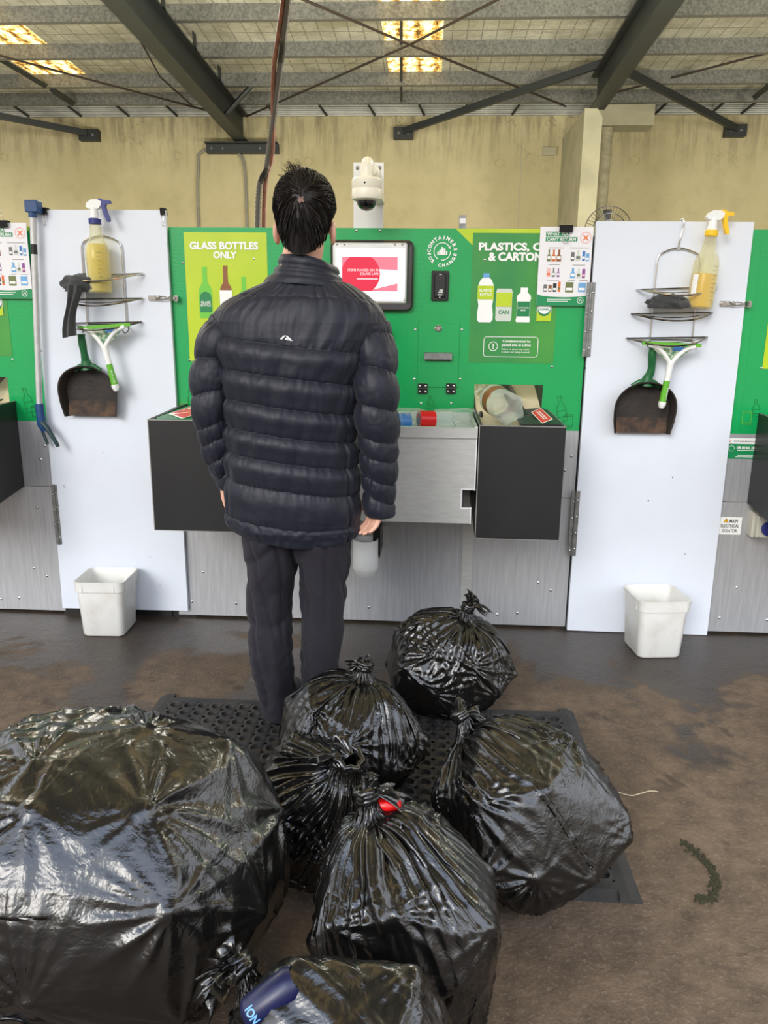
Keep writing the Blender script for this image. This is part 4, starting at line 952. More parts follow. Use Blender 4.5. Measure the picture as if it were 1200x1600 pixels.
x, z = pm(883, 358); binder_clip(x, 1.693, YP-.018, .052, False, "black binder clip on the WHAT YOU CAN'T RETURN sheet")
x, z = pm(8, 358); binder_clip(x, 1.703, YP-.018, .050, True, 'black binder clip on the sheet at the left edge, handles up')
x, z = pm(70, 331, YD); binder_clip(x, 1.751, YD-.001, .026, False, 'small black clip on top of the left white door, near the litter picker')
x, z = pm(255, 331, YD); binder_clip(x, 1.751, YD-.001, .020, False, 'small black clip at the upper right corner of the left white door')

# ================================================================== things hung on the doors
def wire_caddy(hx, label, hook_top, loop_top, lx, rx, bot, seed, hook):
    """hx = centre; z heights of hook, loop, bottom; lx, rx frame half positions"""
    root = thing('wire_caddy', label, 'wire rack', (hx, YD-.01, bot), 'wire caddies hung on the white doors'); y = YD-.008
    mb = MB()
    L = [(hx+lx, y, bot), (hx+lx, y, loop_top-.055), (hx+lx+.012, y, loop_top-.022), (hx+.0, y, loop_top), (hx+rx-.012, y, loop_top-.022), (hx+rx, y, loop_top-.055), (hx+rx, y, bot)]
    mb.tube([L[0]] + smooth_path(L[1:6], 6) + [L[6]], .0034, 8); mb.tube([(hx+lx, y, bot+.014), (hx+rx, y, bot+.014)], .0025, 6)
    mb.build('frame_wire', 'chrome', root)
    if hook:
        mb = MB(); mb.tube(smooth_path([(hx-.002, y, loop_top+.004), (hx+.001, y-.004, loop_top+.03), (hx+.008, y-.004, hook_top-.03), (hx+.010, y-.004, hook_top+.004), (hx+.008, y+.012, hook_top+.012), (hx+.008, YD+.022, hook_top+.004), (hx+.008, YD+.024, hook_top-.03)], 6), .003, 8)
        mb.lathe([(.007, -.004), (.007, .004)], (hx, y-.002, loop_top), (0, 1, 0), 14); mb.build('hook', 'chrome', root)
    for k, (zs, ww, wc, dz) in enumerate(SHELVES):
        z = loop_top-zs; w = ww/2; cx = hx+wc; mb = MB()
        for d, zz, rr in ((.105, -.030, .0036), (.060, -.018, .0020)):
            P = []
            for i in range(25):
                u = -1+2*i/24; P.append((cx+w*u, y-.002-d*(1-abs(u)**2.4), z+zz*(1-abs(u)**2)+dz*u))
            mb.tube(P, rr, 6)
        mb.tube([(cx-w, y-.002, z-dz), (cx+w, y-.002, z+dz)], .0026, 6)
        mb.build('shelf_wire', 'dkchrome' if k else 'chrome', root)
    mb = MB()
    for xx in (lx-.004, rx+.004):
        s = -1 if xx < 0 else 1
        mb.tube(smooth_path([(hx+xx, y, bot+.004), (hx+xx+s*.008, y-.018, bot-.010), (hx+xx, y-.040, bot-.020), (hx+xx-s*.006, y-.052, bot-.004)], 5), .0028, 6)
    mb.build('bottom_hook', 'dkchrome', root); return root
SHELVES = [(.150, .31, .008, .006), (.245, .315, -.002, .004), (.340, .315, -.012, .004)]
p = at(1064, 388, YD); q = at(1066, 346, YD); RX = p.x-.012
r_bot = at(1040, 536, YD).z
cad_r = wire_caddy(RX, 'chrome wire caddy hooked over the top of the right white door', q.z, p.z, -.078, .088, r_bot, 1, True)
p = at(156, 369, YD); LX = p.x+.008; l_bot = at(190, 512, YD).z
cad_l = wire_caddy(LX, 'chrome wire caddy on the left white door, without a visible hook', p.z+.1, p.z, -.085, .082, l_bot, 2, False)

def spray_bottle(base, tilt, coll, trig, liq, fill, label, h=.345):
    root = thing('spray_bottle', label, 'spray bottle', base, 'trigger spray bottles'); root.rotation_euler = (0, tilt, 0)
    bx, by, bz = 0, 0, 0; s = h/.345
    B = Vector(base); mb = MB()
    prof = [(.001, .002), (.040, 0), (.046, .006), (.046, .12), (.0445, .165), (.038, .185), (.028, .200), (.024, .218), (.0205, .250), (.0205, .262)]
    mb.lathe([(r*s, z*s) for r, z in prof], B, (0, 0, 1), 32); body = mb.build('bottle_body', 'haze_bottle', root)
    mb = MB(); top = fill; P2 = [(.001, .005), (.038, .004), (.0435, .009), (.0435, min(top, .12))]
    if top > .165: P2 += [(.042, .165)]
    P2 += [(.042 if top < .17 else .030, top), (.001, top)]
    mb.lathe([(r*s, z*s) for r, z in P2], B, (0, 0, 1), 28); mb.build('liquid', liq, body)
    mb = MB()
    for k in range(9): mb.box(B.x+.012*s, B.x+(.024 if k % 2 else .030)*s, B.y-.0462*s+.002+(.004), B.y-.0445*s+.006, B.z+(.03+.015*k)*s, B.z+(.0315+.015*k)*s)
    mb.build('volume_scale', 'olive_print', body, smooth=False)
    mb = MB(); A = [[(B.x+.0465*s*math.sin(a), B.y-.0465*s*math.cos(a), B.z+z*s) for a in np.linspace(-1.25, -.75, 6)] for z in (.05, .12)]; mb.grid(A); mb.build('label_strip', 'white_print', body)
    mb = MB(); mb.lathe([(.021*s, .256*s), (.0235*s, .258*s), (.0235*s, .276*s), (.021*s, .278*s)], B, (0, 0, 1), 24); mb.build('collar', coll, root)
    mb = MB(); mb.lathe([(.017*s, .276*s), (.015*s, .300*s), (.014*s, .318*s)], B, (0, 0, 1), 20)
    y = .011*s; sp = [(-.020, .312), (.020, .312), (.030, .322), (.034, .338), (.020, .346), (-.005, .346), (-.024, .334), (-.028, .320)]
    mb.prism([(B.x+a*s, B.y-y, B.z+b*s) for a, b in sp], (0, 2*y, 0)); mb.build('spray_head', 'sq_white', root, ang=50)
    mb = MB(); y2 = .009*s; tp = [(.020, .348), (.030, .350), (.044, .344), (.066, .342), (.068, .332), (.050, .330), (.046, .322), (.051, .300), (.060, .278), (.060, .268), (.050, .266), (.044, .280), (.036, .302), (.032, .322), (.018, .330)]
    mb.prism([(B.x+a*s, B.y-y2, B.z+b*s) for a, b in tp], (0, 2*y2, 0)); mb.build('trigger', trig, root, ang=50)
    return root
pL = at(156, 457, 3.165); pR = at(1093, 481, 3.165)
spray_bottle((pL.x+.002, 3.165, pL.z-.004), 0.0, 'navy_plastic', 'navy_plastic', 'liquid', .185, 'clear spray bottle of yellow liquid with navy trigger, on the left wire caddy', .355)
spray_bottle((pR.x-.002, 3.165, pR.z-.004), 0.06, 'yellow_plastic', 'yellow_plastic', 'liquid_strong', .125, 'half full spray bottle with bright yellow trigger, on the right wire caddy', .360)

def cloth_bunch(pts, label, seed, tail=None):
    """crumpled rag: an irregular folded lump, plus a hanging tail"""
    mb = MB(); nu, nv = 40, 22; c, rx, ry, rz = pts; A = []
    for i in range(nv):
        v = PI*i/(nv-1); row = []
        for j in range(nu):
            u = 2*PI*j/nu; d = Vector((math.sin(v)*math.cos(u), math.sin(v)*math.sin(u), math.cos(v)))
            f = 1+.30*noise.noise(d*2.1+Vector((seed, 0, 0)))+.16*abs(noise.noise(d*4.5+Vector((0, seed, 0))))+.10*math.sin(9*u+4*noise.noise(d*2+Vector((seed, 1, 1))))*math.sin(v)
            z = d.z*rz*f
            if z < -rz*.5: z = -rz*.5+(z+rz*.5)*.2
            row.append((c[0]+d.x*rx*f, c[1]+d.y*ry*f, c[2]+z))
        A.append(row)
    mb.grid(A, True)
    if tail:
        B = []; n = 26
        for i in range(n):
            t = i/(n-1); row = []
            x0, y0, z0 = [tail[0][k]+(tail[1][k]-tail[0][k])*t for k in range(3)]
            for j in range(15):
                s = j/14-.5; w = tail[2]*(1-.25*math.sin(PI*t)+.15*noise.noise(Vector((t*3, seed, 0))))
                row.append((x0+s*w+.006*math.sin(5*t+seed), y0-.012*math.cos(s*2.6)+.008*math.sin(11*s+3*t+seed), z0+.012*s*(1 if t > .9 else 0)))
            B.append(row)
        back = [[(p[0], p[1]+.006, p[2]) for p in r] for r in B]
        mb.grid(B); mb.grid(back)
    o = mb.build('cleaning_cloth', 'cloth', ang=60); tag(o, label, 'cloth', 'grey rags on the wire caddies'); return recenter(o)
c = at(128, 446, 3.15); t0, t1 = at(114, 446, 3.10), at(108, 526, 3.10)
cloth_bunch(((c.x, 3.16, c.z), .082, .050, .043), 'dark grey rag hanging down from the left wire caddy', 1.3, ((t0.x, 3.10, t0.z), (t1.x, 3.11, t1.z), .056))
c = at(1045, 473, 3.16)
cloth_bunch(((c.x, 3.16, c.z-.003), .075, .042, .034), 'dark grey rag crumpled on the middle shelf of the right wire caddy', 4.1)

def dustpan(px_c, px_top, px_bot, px_h, label, s):
    """pan hung vertically: bowed back plate with raised rim and a straight lip, green handle above"""
    ct, cb, ch = at(px_c, px_top, 3.17), at(px_c, px_bot, 3.17), at(px_h[0], px_h[1], 3.18)
    cx, zt, zb = ct.x, ct.z, at(px_c, px_bot, 3.17).z; H = zt-zb; w = .125
    root = thing('dustpan', label, 'dustpan', (cx, 3.20, zb), 'dustpans hung on the white doors')
    out = []
    n = 40
    for k in range(n+1):                                       # arch outline from lower right over the top to lower left
        a = PI*k/n; out.append((cx+w*math.cos(a)*(1), zb+H*.44+H*.56*math.sin(a)**.85))
    O = [(cx+w*.90, zb)] + [(cx+w*.98, zb+H*.25)] + out + [(cx-w*.98, zb+H*.25), (cx-w*.90, zb)]
    yb, yf = 3.213, 3.150; mb = MB(); N_ = len(O); gx, gz = cx, zb+H*.45
    def depth(z): return yf+(yb-.02-yf)*max(0, min(1, 1-(z-zb)/(H*.9)))*.7
    rimo = [(x, depth(z), z) for x, z in O]; rimi = [(gx+(x-gx)*.955, depth(z)+.002, (gz+(z-gz)*.955) if z > zb+.001 else z) for x, z in O]
    bak = [(gx+(x-gx)*.86, yb, (gz+(z-gz)*.86) if z > zb+.001 else z) for x, z in O]; bko = [(x, yb+.004, z) for x, _, z in bak]
    V = rimo+rimi+bak+bko; F = []
    for k in range(N_-1): F += [(k, k+1, N_+k+1, N_+k), (N_+k, N_+k+1, 2*N_+k+1, 2*N_+k), (k, 3*N_+k, 3*N_+k+1, k+1)]
    F += [tuple(range(3*N_, 4*N_))[::-1]]
    mb.add(V, F, 0)
    zl = zb+H*.30                                             # back plate split: dirty upper part, rust-stained lip
    xs = np.linspace(-.77, .77, 9)
    up = [p for p in bak if p[2] >= zl]; lo = [p for p in bak if p[2] < zl]
    xl = w*.83; mb.add([(cx+xl, yb-.0005, zl)]+[(p[0], yb-.0005, p[2]) for p in up]+[(cx-xl, yb-.0005, zl)], [tuple(range(len(up)+2))], 0)
    xb = w*.78; mb.prism([(cx-xl, yb-.001, zl), (cx+xl, yb-.001, zl), (cx+w*.80, yb-.016, zb+.003), (cx-w*.80, yb-.016, zb+.003)], (0, .004, 0), 1)
    pan = mb.build('pan', ['pan', 'pan_rust'], root, ang=40)
    mb = MB(); hx, hz = ch.x, ch.z
    P = smooth_path([(cx-s*.0, 3.19, zt-.015), (cx+(hx-cx)*.35, 3.185, zt+.012), (hx+.003, 3.178, zt+.045), (hx, 3.172, hz-.03), (hx, 3.170, hz)], 5)
    n = len(P); mb.tube(P, [.030-.014*min(1, i/(n*.35)) if i < n*.35 else .0155+.001*math.sin(i) for i in range(n)], 14); mb.lathe([(.0005, -.006), (.006, -.002), (.006, .004)], (hx, 3.153, hz-.014), (0, -1, 0), 12)
    mb.tube([(cx-.055, 3.192, zt-.022), (cx-.03, 3.188, zt-.004), (cx, 3.186, zt+.002), (cx+.03, 3.188, zt-.004), (cx+.055, 3.192, zt-.022)], .010, 10)
    mb.build('handle', 'pan_green', root); return root
dustpan(133, 571, 652, (128.5, 522), 'dirty black dustpan with green handle hung on the left white door', 1)
dustpan(1012, 596, 679, (1019.5, 541), 'rust-lipped black dustpan with green handle hung on the right white door', -1)

def squeegee(a, b2, fork, end, label):
    """lime blade between two points, triangular white head and a tapering handle"""
    y = 3.145; a, b2, fk, e = (at(*a, y), at(*b2, y), at(*fork, y), at(*end, y))
    root = thing('squeegee', label, 'squeegee', ((a.x+b2.x)/2, y, e.z), 'window squeegees')
    d = (b2-a).normalized(); up = Vector((-d.z, 0, d.x)); L = (b2-a).length
    mb = MB(); mb.prism([a-up*.004, b2-up*.004, b2+up*.009, a+up*.009], (0, .010, 0)); mb.build('blade', 'sq_lime', root, smooth=False)
    A, B = a+d*L*.12, a+d*L*.90; mid = A.lerp(B, .5)
    mb = MB(); mb.prism([A-up*.004, B-up*.004, fk+d*.012, fk-d*.012], (0, .004, 0)); mb.build('head_card', 'sq_print', root, smooth=False)
    mb = MB(); mb.prism([A.lerp(B, .55)-up*.006+Vector((0, -.0006, 0)), B-d*.012-up*.006+Vector((0, -.0006, 0)), B-d*.03-up*.020+Vector((0, -.0006, 0)), A.lerp(B, .5)-up*.022+Vector((0, -.0006, 0))], (0, .001, 0)); mb.build('card_picture', 'blue_print', root, smooth=False)
    mb = MB()
    for s_, S in ((1, A), (-1, B)):
        mb.tube(smooth_path([S-up*.004, S.lerp(fk, .45)-(-up)*.012, fk+d*(-.006*s_), fk.lerp(e, .25)], 6), .0085, 10)
    g0 = fk.lerp(e, .40); mb.tube([fk, fk.lerp(e, .2), g0], [.014, .0125, .0115], 14); mb.build('handle', 'sq_white', root)
    mb = MB(); mb.tube(smooth_path([g0, g0.lerp(e, .4), g0.lerp(e, .78)], 4), [.0125]*4+[.0135]*4+[.0145], 14); gr = mb.build('grip', 'sq_lime', root)
    mb = MB(); e0 = g0.lerp(e, .76); mb.tube([e0, e0.lerp(e, .5), e], [.0150, .0150, .008], 14)
    dd = (e-g0).normalized(); sd = Vector((-dd.z, 0, dd.x))
    for k in range(8): c = g0.lerp(e, .25+.06*k); mb.tube([c+sd*.004+Vector((0, -.0135, 0)), c+sd*.010+Vector((0, -.011, 0))], .0012, 5)
    mb.build('end_cap', 'sq_white', root); return root
squeegee((121, 514), (203, 508), (163, 541), (182, 611), 'white and lime squeegee slanting beside the left dustpan')
squeegee((1004, 537), (1096, 541), (1048, 566), (1033, 638), 'white and lime squeegee hanging across the right dustpan')

# ---- litter picker leaning on the left door
t0, b0 = at(51, 330, 3.19), at(62, 636, 3.19); jaw = at(91, 698, 3.17)
root = thing('litter_picker', 'long aluminium litter picker with blue ends beside the left white door', 'litter picker', (b0.x, 3.19, jaw.z))
mb = MB(); mb.tube([t0, t0.lerp(b0, .5), b0], .0125, 16); mb.build('shaft', 'alu', root)
mb = MB(); mb.tube([t0.lerp(b0, .16), t0.lerp(b0, .21)], .0128, 16); mb.build('torn_label', 'black_print', root)
mb = MB(); mb.rbox(t0.x-.024, t0.x+.030, 3.17, 3.215, t0.z-.006, t0.z+.040, .006); mb.tube([t0+Vector((0, 0, .0)), t0.lerp(b0, .03)], .017, 14); mb.build('end_block', 'blue_plastic', root)
mb = MB(); mb.tube([b0+Vector((0, 0, .015)), b0-Vector((0, 0, .03)), at(66, 664, 3.19), at(70, 674, 3.19)], [.017, .018, .020, .012], 14); mb.build('handle', 'blue_plastic', root)
mb = MB(); mb.tube(smooth_path([at(66, 660, 3.18), at(73, 668, 3.175), at(82, 682, 3.17), at(88, 692, 3.17), jaw], 5), [.011]*8+[.009]*8+[.008]*4+[.007], 10); mb.build('trigger', 'teal_plastic', root)
mb = MB(); mb.tube(smooth_path([at(64, 664, 3.20), at(68, 678, 3.20), at(75, 694, 3.20)], 5), .0065, 8); mb.build('trigger_guard', 'teal_plastic', root)

# ---- buckets
def bucket(cx, cy, rot, label, H=.255, wb=.090, wt=.108):
    root = thing('square_bucket', label, 'bucket', (cx, cy, 0), 'white square buckets'); root.rotation_euler = (0, 0, rot)
    mb = MB(); C = Vector((cx, cy, 0))
    def ring(h, z, r): return [(cx+a, cy+b, z) for a, b in rrect(-h, h, -h, h, r, 6)]
    Ls = [ring(wb*.5, .002, .02), ring(wb-.006, .002, .022), ring(wb, .010, .026), ring(wt-.008, H-.045, .030), ring(wt-.002, H-.044, .031), ring(wt, H-.006, .032), ring(wt+.001, H, .032), ring(wt-.003, H+.001, .030), ring(wt-.006, H-.004, .029), ring(wt-.012, H-.06, .028), ring(wb-.004, .012, .022), ring(wb*.4, .008, .02)]
    n = len(Ls[0]); V = [p for r in Ls for p in r]; F = [(i*n+k, i*n+(k+1) % n, (i+1)*n+(k+1) % n, (i+1)*n+k) for i in range(len(Ls)-1) for k in range(n)]
    F += [tuple(range(n))[::-1], tuple(range((len(Ls)-1)*n, len(Ls)*n))]
    mb.add(V, F); mb.build('tub', 'bucket', root, ang=50)
    mb = MB()
    for s_ in (-1, 1):
        for ax in (0, 1):
            for q_ in (-1, 1):
                a = q_*wt*.62; lo = (a-.0012, a+.0012); y = s_*(wt-.0005)
                if ax == 0: mb.box(cx+lo[0], cx+lo[1], cy+y-.002, cy+y+.002, H-.043, H-.008)
                else: mb.box(cx+y-.002, cx+y+.002, cy+lo[0], cy+lo[1], H-.043, H-.008)
    mb.build('rim_rib', 'bucket', root, smooth=False); return root
bucket(-1.372, 3.085, .05, 'white square bucket in front of the left white door', .250)
bucket(.958, 3.055, .12, 'scuffed white square bucket in front of the right white door', .250)

# ================================================================== containers being returned
def pet_bottle(pos, axis, L, r, label, lab_mat=None, cap_mat='blackp', group='bottles in the steel tray', clear='clear', lab=(.38, .62)):
    root = thing('plastic_bottle', label, 'bottle', pos, group); B = Vector(pos); ax = Vector(axis).normalized(); mb = MB()
    prof = [(.001, .012*L/.3), (r*.35, .002), (r*.78, 0), (r*.97, .05*L), (r, .14*L), (r*.95, .3*L), (r*.97, .36*L), (r*.97, .62*L), (r, .68*L), (r*.86, .78*L), (r*.5, .89*L), (.013, .94*L), (.013, .975*L)]
    seg = 30; u = ax.orthogonal().normalized(); w = ax.cross(u); V = []
    for i, (rr, h) in enumerate(prof):
        for k in range(seg):
            a = 2*PI*k/seg; q = rr*(1+(.10*math.cos(5*a) if i in (2, 3) else 0)); hh = h*1.0+(.010*math.cos(5*a) if i == 2 else 0); V.append(B+ax*hh+u*q*math.cos(a)+w*q*math.sin(a))
    F = [(i*seg+k, i*seg+(k+1) % seg, (i+1)*seg+(k+1) % seg, (i+1)*seg+k) for i in range(len(prof)-1) for k in range(seg)]
    mb.add(V, F); mb.build('bottle_body', clear, root)
    if cap_mat:
        mb = MB(); mb.lathe([(.0145, .965*L), (.0155, .968*L), (.0155, .998*L), (.013, L), (.001, L)], B, ax, 20); mb.build('cap', cap_mat, root)
    if lab_mat:
        mb = MB(); mb.lathe([(r*.985, lab[0]*L), (r*.985, lab[1]*L)], B, ax, 30, cap=False); mb.build('label', lab_mat, root)
    return root
def bpos(px, py, z): p = onz(px, py, z); return (p.x, p.y, p.z)
pet_bottle((.105, 3.045, .952), (-.75, -.25, .03), .24, .034, 'clear bottle with bright red label in the steel tray', 'red_tear', 'red_plastic', lab=(.36, .62))
pet_bottle((.02, 3.12, .952), (.95, .30, .02), .21, .032, 'clear bottle pointing right, dark cap, in the steel tray corner', None, 'blackp')
pet_bottle((-.25, 2.95, .945), (1, .22, .02), .22, .033, 'clear bottle with blue label in the steel tray beside the sleeve', 'blue_print', 'blue_plastic', lab=(.50, .85))
pet_bottle((-.20, 3.13, .955), (1, -.1, .0), .23, .033, 'clear unlabelled bottle lying at the back of the steel tray', None, 'sq_white')
pet_bottle((-.33, 2.95, .945), (.4, .9, .05), .22, .033, 'clear bottle with yellow label in the steel tray, mostly behind the person', 'yellow_sign', 'yellow_plastic')
p1 = at(798, 641, 2.93); ax1 = Vector((-.24, 1.0, .11)).normalized()
pet_bottle((p1.x, 2.93, p1.z), ax1, .30, .060, 'large clear jar-like bottle lying base outward in the right chute', 'brown_print', 'red_plastic', 'bottles in the right chute', lab=(.40, .6))
p2 = at(765, 611, 3.36); pet_bottle((p2.x, 3.36, p2.z), (-.1, 1, .22), .26, .042, 'small clear bottle deeper in the right chute, base outward', None, 'sq_white', 'bottles in the right chute')

# ================================================================== floor things
root = thing('rubber_mat', 'black rubber ring mat under the bags and the standing person', 'mat', (-.20, 2.03, 0))
mx0, mx1, my0, my1, mz = -.94, .535, 1.57, 2.49, .013
mb = MB(); bw = .055
mb.prism([(mx0, my0, 0), (mx0+.03, my0, mz), (mx0+bw, my0, mz), (mx0+bw, my0, 0)], (0, my1-my0, 0)); mb.prism([(mx1-bw, my0, 0), (mx1-bw, my0, mz), (mx1-.03, my0, mz), (mx1, my0, 0)], (0, my1-my0, 0))
mb.prism([(mx0+bw, my0, 0), (mx0+bw, my0+.03, mz), (mx0+bw, my0+bw, mz), (mx0+bw, my0+bw, 0)], (mx1-mx0-2*bw, 0, 0)); mb.prism([(mx0+bw, my1-bw, 0), (mx0+bw, my1-bw, mz), (mx0+bw, my1-.03, mz), (mx0+bw, my1, 0)], (mx1-mx0-2*bw, 0, 0))
mb.build('bevelled_edge', 'rubber', root, smooth=False)
mb = MB(); nx_, ny_ = 28, 16; cw, chh = (mx1-mx0-2*bw)/nx_, (my1-my0-2*bw)/ny_; rr = min(cw, chh)*.36; V = []; F = []; NS = 16
for i in range(nx_):
    for j in range(ny_):
        cx, cy = mx0+bw+cw*(i+.5), my0+bw+chh*(j+.5); b0_ = len(V)
        for k in range(NS):
            a = 2*PI*k/NS+PI/NS; c, s = math.cos(a), math.sin(a); q = max(abs(c), abs(s))
            V += [(cx+c/q*cw/2, cy+s/q*chh/2, mz), (cx+rr*c, cy+rr*s, mz+.002), (cx+rr*.86*c, cy+rr*.86*s, .001)]
        for k in range(NS):
            k2 = (k+1) % NS; F += [(b0_+3*k, b0_+3*k2, b0_+3*k2+1, b0_+3*k+1), (b0_+3*k+1, b0_+3*k2+1, b0_+3*k2+2, b0_+3*k+2)]
mb.add(V, F); mb.build('ring_field', 'rubber', root, ang=40)
mb = MB(); mb.tube(smooth_path([onz(964, 1237, .004), onz(985, 1243, .004), onz(1000, 1240, .006), onz(1015, 1236, .005), onz(1028, 1237, .004)], 6), .0016, 6)
tag(recenter(mb.build('string', 'string')), 'short pale piece of string on the floor right of the bags', 'string')
mb = MB(); random.seed(5); path = smooth_path([onz(1068, 1318), onz(1100, 1345), onz(1118, 1375), onz(1112, 1402), onz(1090, 1405)], 16)
for q in path:
    for k in range(4):
        x, y = q.x+random.gauss(0, .006), q.y+random.gauss(0, .006); r = random.uniform(.002, .006); mb.lathe([(r, -.001), (r*.8, .003), (.0005, .0045)], (x, y, 0), (0, 0, 1), 7)
o = mb.build('moss_patch', 'moss'); o['kind'] = 'stuff'; tag(o, 'curved patch of moss growing on the concrete floor at right', 'moss')

# ================================================================== the person, seen from behind
from mathutils.bvhtree import BVHTree
YB_ = 2.34
person = thing('person', 'person seen from behind in a black quilted jacket and charcoal trousers, arms hanging', 'person', (-.40, 2.38, 0))
def px2(px, py, Y=YB_): return at(px, py, Y)
def interp(tab, y):
    ys = [t[0] for t in tab]; return [float(np.interp(y, ys, [t[k] for t in tab])) for k in range(1, len(tab[0]))]
def obj_from(mb_or_me, name, matl, parent):
    return mb_or_me.build(name, matl, parent)
def remeshed(mb, voxel, it=2, fac=.5):
    me = bpy.data.meshes.new('tmp'); me.from_pydata(mb.v, [], mb.f); ob = bpy.data.objects.new('tmp', me); COL.objects.link(ob)
    r = ob.modifiers.new('r', 'REMESH'); r.mode = 'VOXEL'; r.voxel_size = voxel
    if it: s = ob.modifiers.new('s', 'SMOOTH'); s.iterations = it; s.factor = fac
    dg = bpy.context.evaluated_depsgraph_get(); m2 = bpy.data.meshes.new_from_object(ob.evaluated_get(dg))
    out = MB(); out.v = [tuple(v.co) for v in m2.vertices]; out.f = [tuple(p.vertices) for p in m2.polygons]; out.mi = [0]*len(out.f)
    bpy.data.objects.remove(ob); bpy.data.meshes.remove(me); bpy.data.meshes.remove(m2); return out
def ellipsoid(mb, c, r, nu=32, nv=20, fn=None):
    A = []
    for i in range(nv):
        v = PI*(i+.0)/(nv-1); row = []
        for j in range(nu):
            u = 2*PI*j/nu; d = Vector((math.sin(v)*math.cos(u), math.sin(v)*math.sin(u), math.cos(v)))
            p = Vector((c[0]+r[0]*d.x, c[1]+r[1]*d.y, c[2]+r[2]*d.z)); row.append(fn(p, d) if fn else p)
        A.append([tuple(q) for q in row])
    mb.grid(A, True)

HC = px2(475, 330, 2.36); HX, HY, HZ = HC.x, 2.375, HC.z
CROWN = px2(474, 266, 2.36).z
# ---- body (one continuous mesh)
mb = MB()
hh = (CROWN-.012) - (HZ-.135); hz0 = HZ-.135
def headfn(p, d):
    t = (p.z-hz0)/hh
    if t < .45:                                               # jaw narrows, chin forward
        k = (.45-t)/.45; p.x = HX+(p.x-HX)*(1-.30*k); p.y = HY+(p.y-HY)*(1-.12*k)+.018*k
    return p
ellipsoid(mb, (HX, HY, hz0+hh/2), (.077, .098, hh/2), 36, 26, headfn)
fz = hz0+hh*.40
mb.tube([(HX, HY+.092, fz+.045), (HX, HY+.108, fz+.012), (HX, HY+.117, fz-.006), (HX, HY+.098, fz-.012)], [.008, .011, .014, .010], 10)
for s in (-1, 1):
    ellipsoid(mb, (HX+s*.032, HY+.086, fz+.040), (.016, .010, .009), 14, 10)
    ellipsoid(mb, (HX+s*.034, HY+.088, fz+.060), (.022, .010, .007), 14, 10)
    ex_, ez_ = HX+s*.082, HZ-.062
    ellipsoid(mb, (ex_, HY-.004, ez_), (.010, .020, .034), 18, 14, lambda p, d, s=s: Vector((p.x+s*.006*max(0, -d.y), p.y-.004*d.z, p.z)))
ellipsoid(mb, (HX, HY+.096, fz-.034), (.024, .010, .007), 14, 10)
NB = Vector((-.40, 2.37, px2(472, 450).z))
mb.tube([(HX, HY-.012, HZ-.04), (HX, HY-.014, HZ-.10), (NB.x, NB.y-.002, NB.z+.02), (NB.x, NB.y, NB.z-.04)], [.058, .057, .062, .085], 24)
zsh = px2(465, 500).z; zw = px2(460, 800).z
mb.tube([(NB.x, 2.365, zsh+.02), (NB.x, 2.365, zsh-.07), (NB.x, 2.365, zsh-.25), (NB.x, 2.365, zw+.15), (NB.x-.005, 2.365, zw+.04)], [.05, .105, .122, .118, .110], 28)
Lp = [px2(372, 494), px2(347, 535), px2(334, 600), px2(337, 660), px2(345, 715), px2(353, 745)]
Rp = [px2(572, 500), px2(585, 545), px2(588, 610), px2(590, 670), px2(592, 730), px2(591, 770)]
for P, yy in ((Lp, (.02, .01, 0, 0, .02, .03)), (Rp, (.02, .01, -.01, -.01, .0, .01))):
    for q, d in zip(P, yy): q.y += d
    mb.tube([NB.lerp(P[0], .55)+Vector((0, 0, -.045))]+[P[0]+Vector((0, 0, -.025))]+P[1:], [.05, .044, .052, .046, .042, .034, .027], 20)
def hand(w, d, s, curl, L=.175):
    """palm plus five fingers; w wrist, d direction of the hand, s towards the thumb, palm normal n"""
    d = d.normalized(); s = (s-d*s.dot(d)).normalized(); n = d.cross(s)
    if curl.dot(n) < 0: n = -n
    pl = L*.52
    for k in (-.026, -.009, .009, .026):
        mb.tube([w-d*.01+s*k*.5, w+d*pl*.5+s*k*.9, w+d*pl+s*k*1.05], [.016, .0135, .0115], 10)
    fl = [.066, .078, .074, .058]
    for i, k in enumerate((.029, .010, -.010, -.028)):
        b_ = w+d*pl+s*k; p1 = b_+(d*.93+n*.30).normalized()*fl[i]*.45; p2_ = p1+(d*.72+n*.70).normalized()*fl[i]*.32; p3 = p2_+(d*.45+n*.9).normalized()*fl[i]*.26
        mb.tube([b_-d*.015, b_, p1, p2_, p3], [.0100, .0098, .0088, .0080, .0064], 10)
    t0_ = w+d*.022+s*.022; t1_ = t0_+(s*.75+d*.7+n*.25).normalized()*.040; t2_ = t1_+(s*.15+d*.95+n*.35).normalized()*.032; t3_ = t2_+(d*.9+n*.4-s*.1).normalized()*.024
    mb.tube([t0_-s*.01, t0_, t1_, t2_, t3_], [.014, .0135, .0115, .0100, .0075], 10)
lw_, rw_ = px2(353, 738)+Vector((0, .03, 0)), px2(590, 766)+Vector((0, .0, 0))
hand(lw_, Vector((.04, .06, -1)), Vector((.55, .8, 0)), Vector((1, .2, 0)), .17)
hand(rw_, Vector((-.10, .02, -1)), Vector((-.55, .8, 0)), Vector((-1, .1, 0)), .165)
LEG = {
 'L': [(800, 385, 468), (840, 379, 474), (880, 381, 466), (920, 384, 458), (960, 386, 455), (1000, 387.5, 457), (1040, 391, 463), (1075, 398, 464), (1100, 404, 466), (1119, 408, 468)],
 'R': [(800, 462, 547), (840, 458, 549.5), (880, 467, 547.5), (920, 470, 544), (960, 471, 541), (1000, 470.5, 538), (1040, 470.5, 534), (1075, 470, 532), (1100, 470, 531), (1119, 470, 530)]}
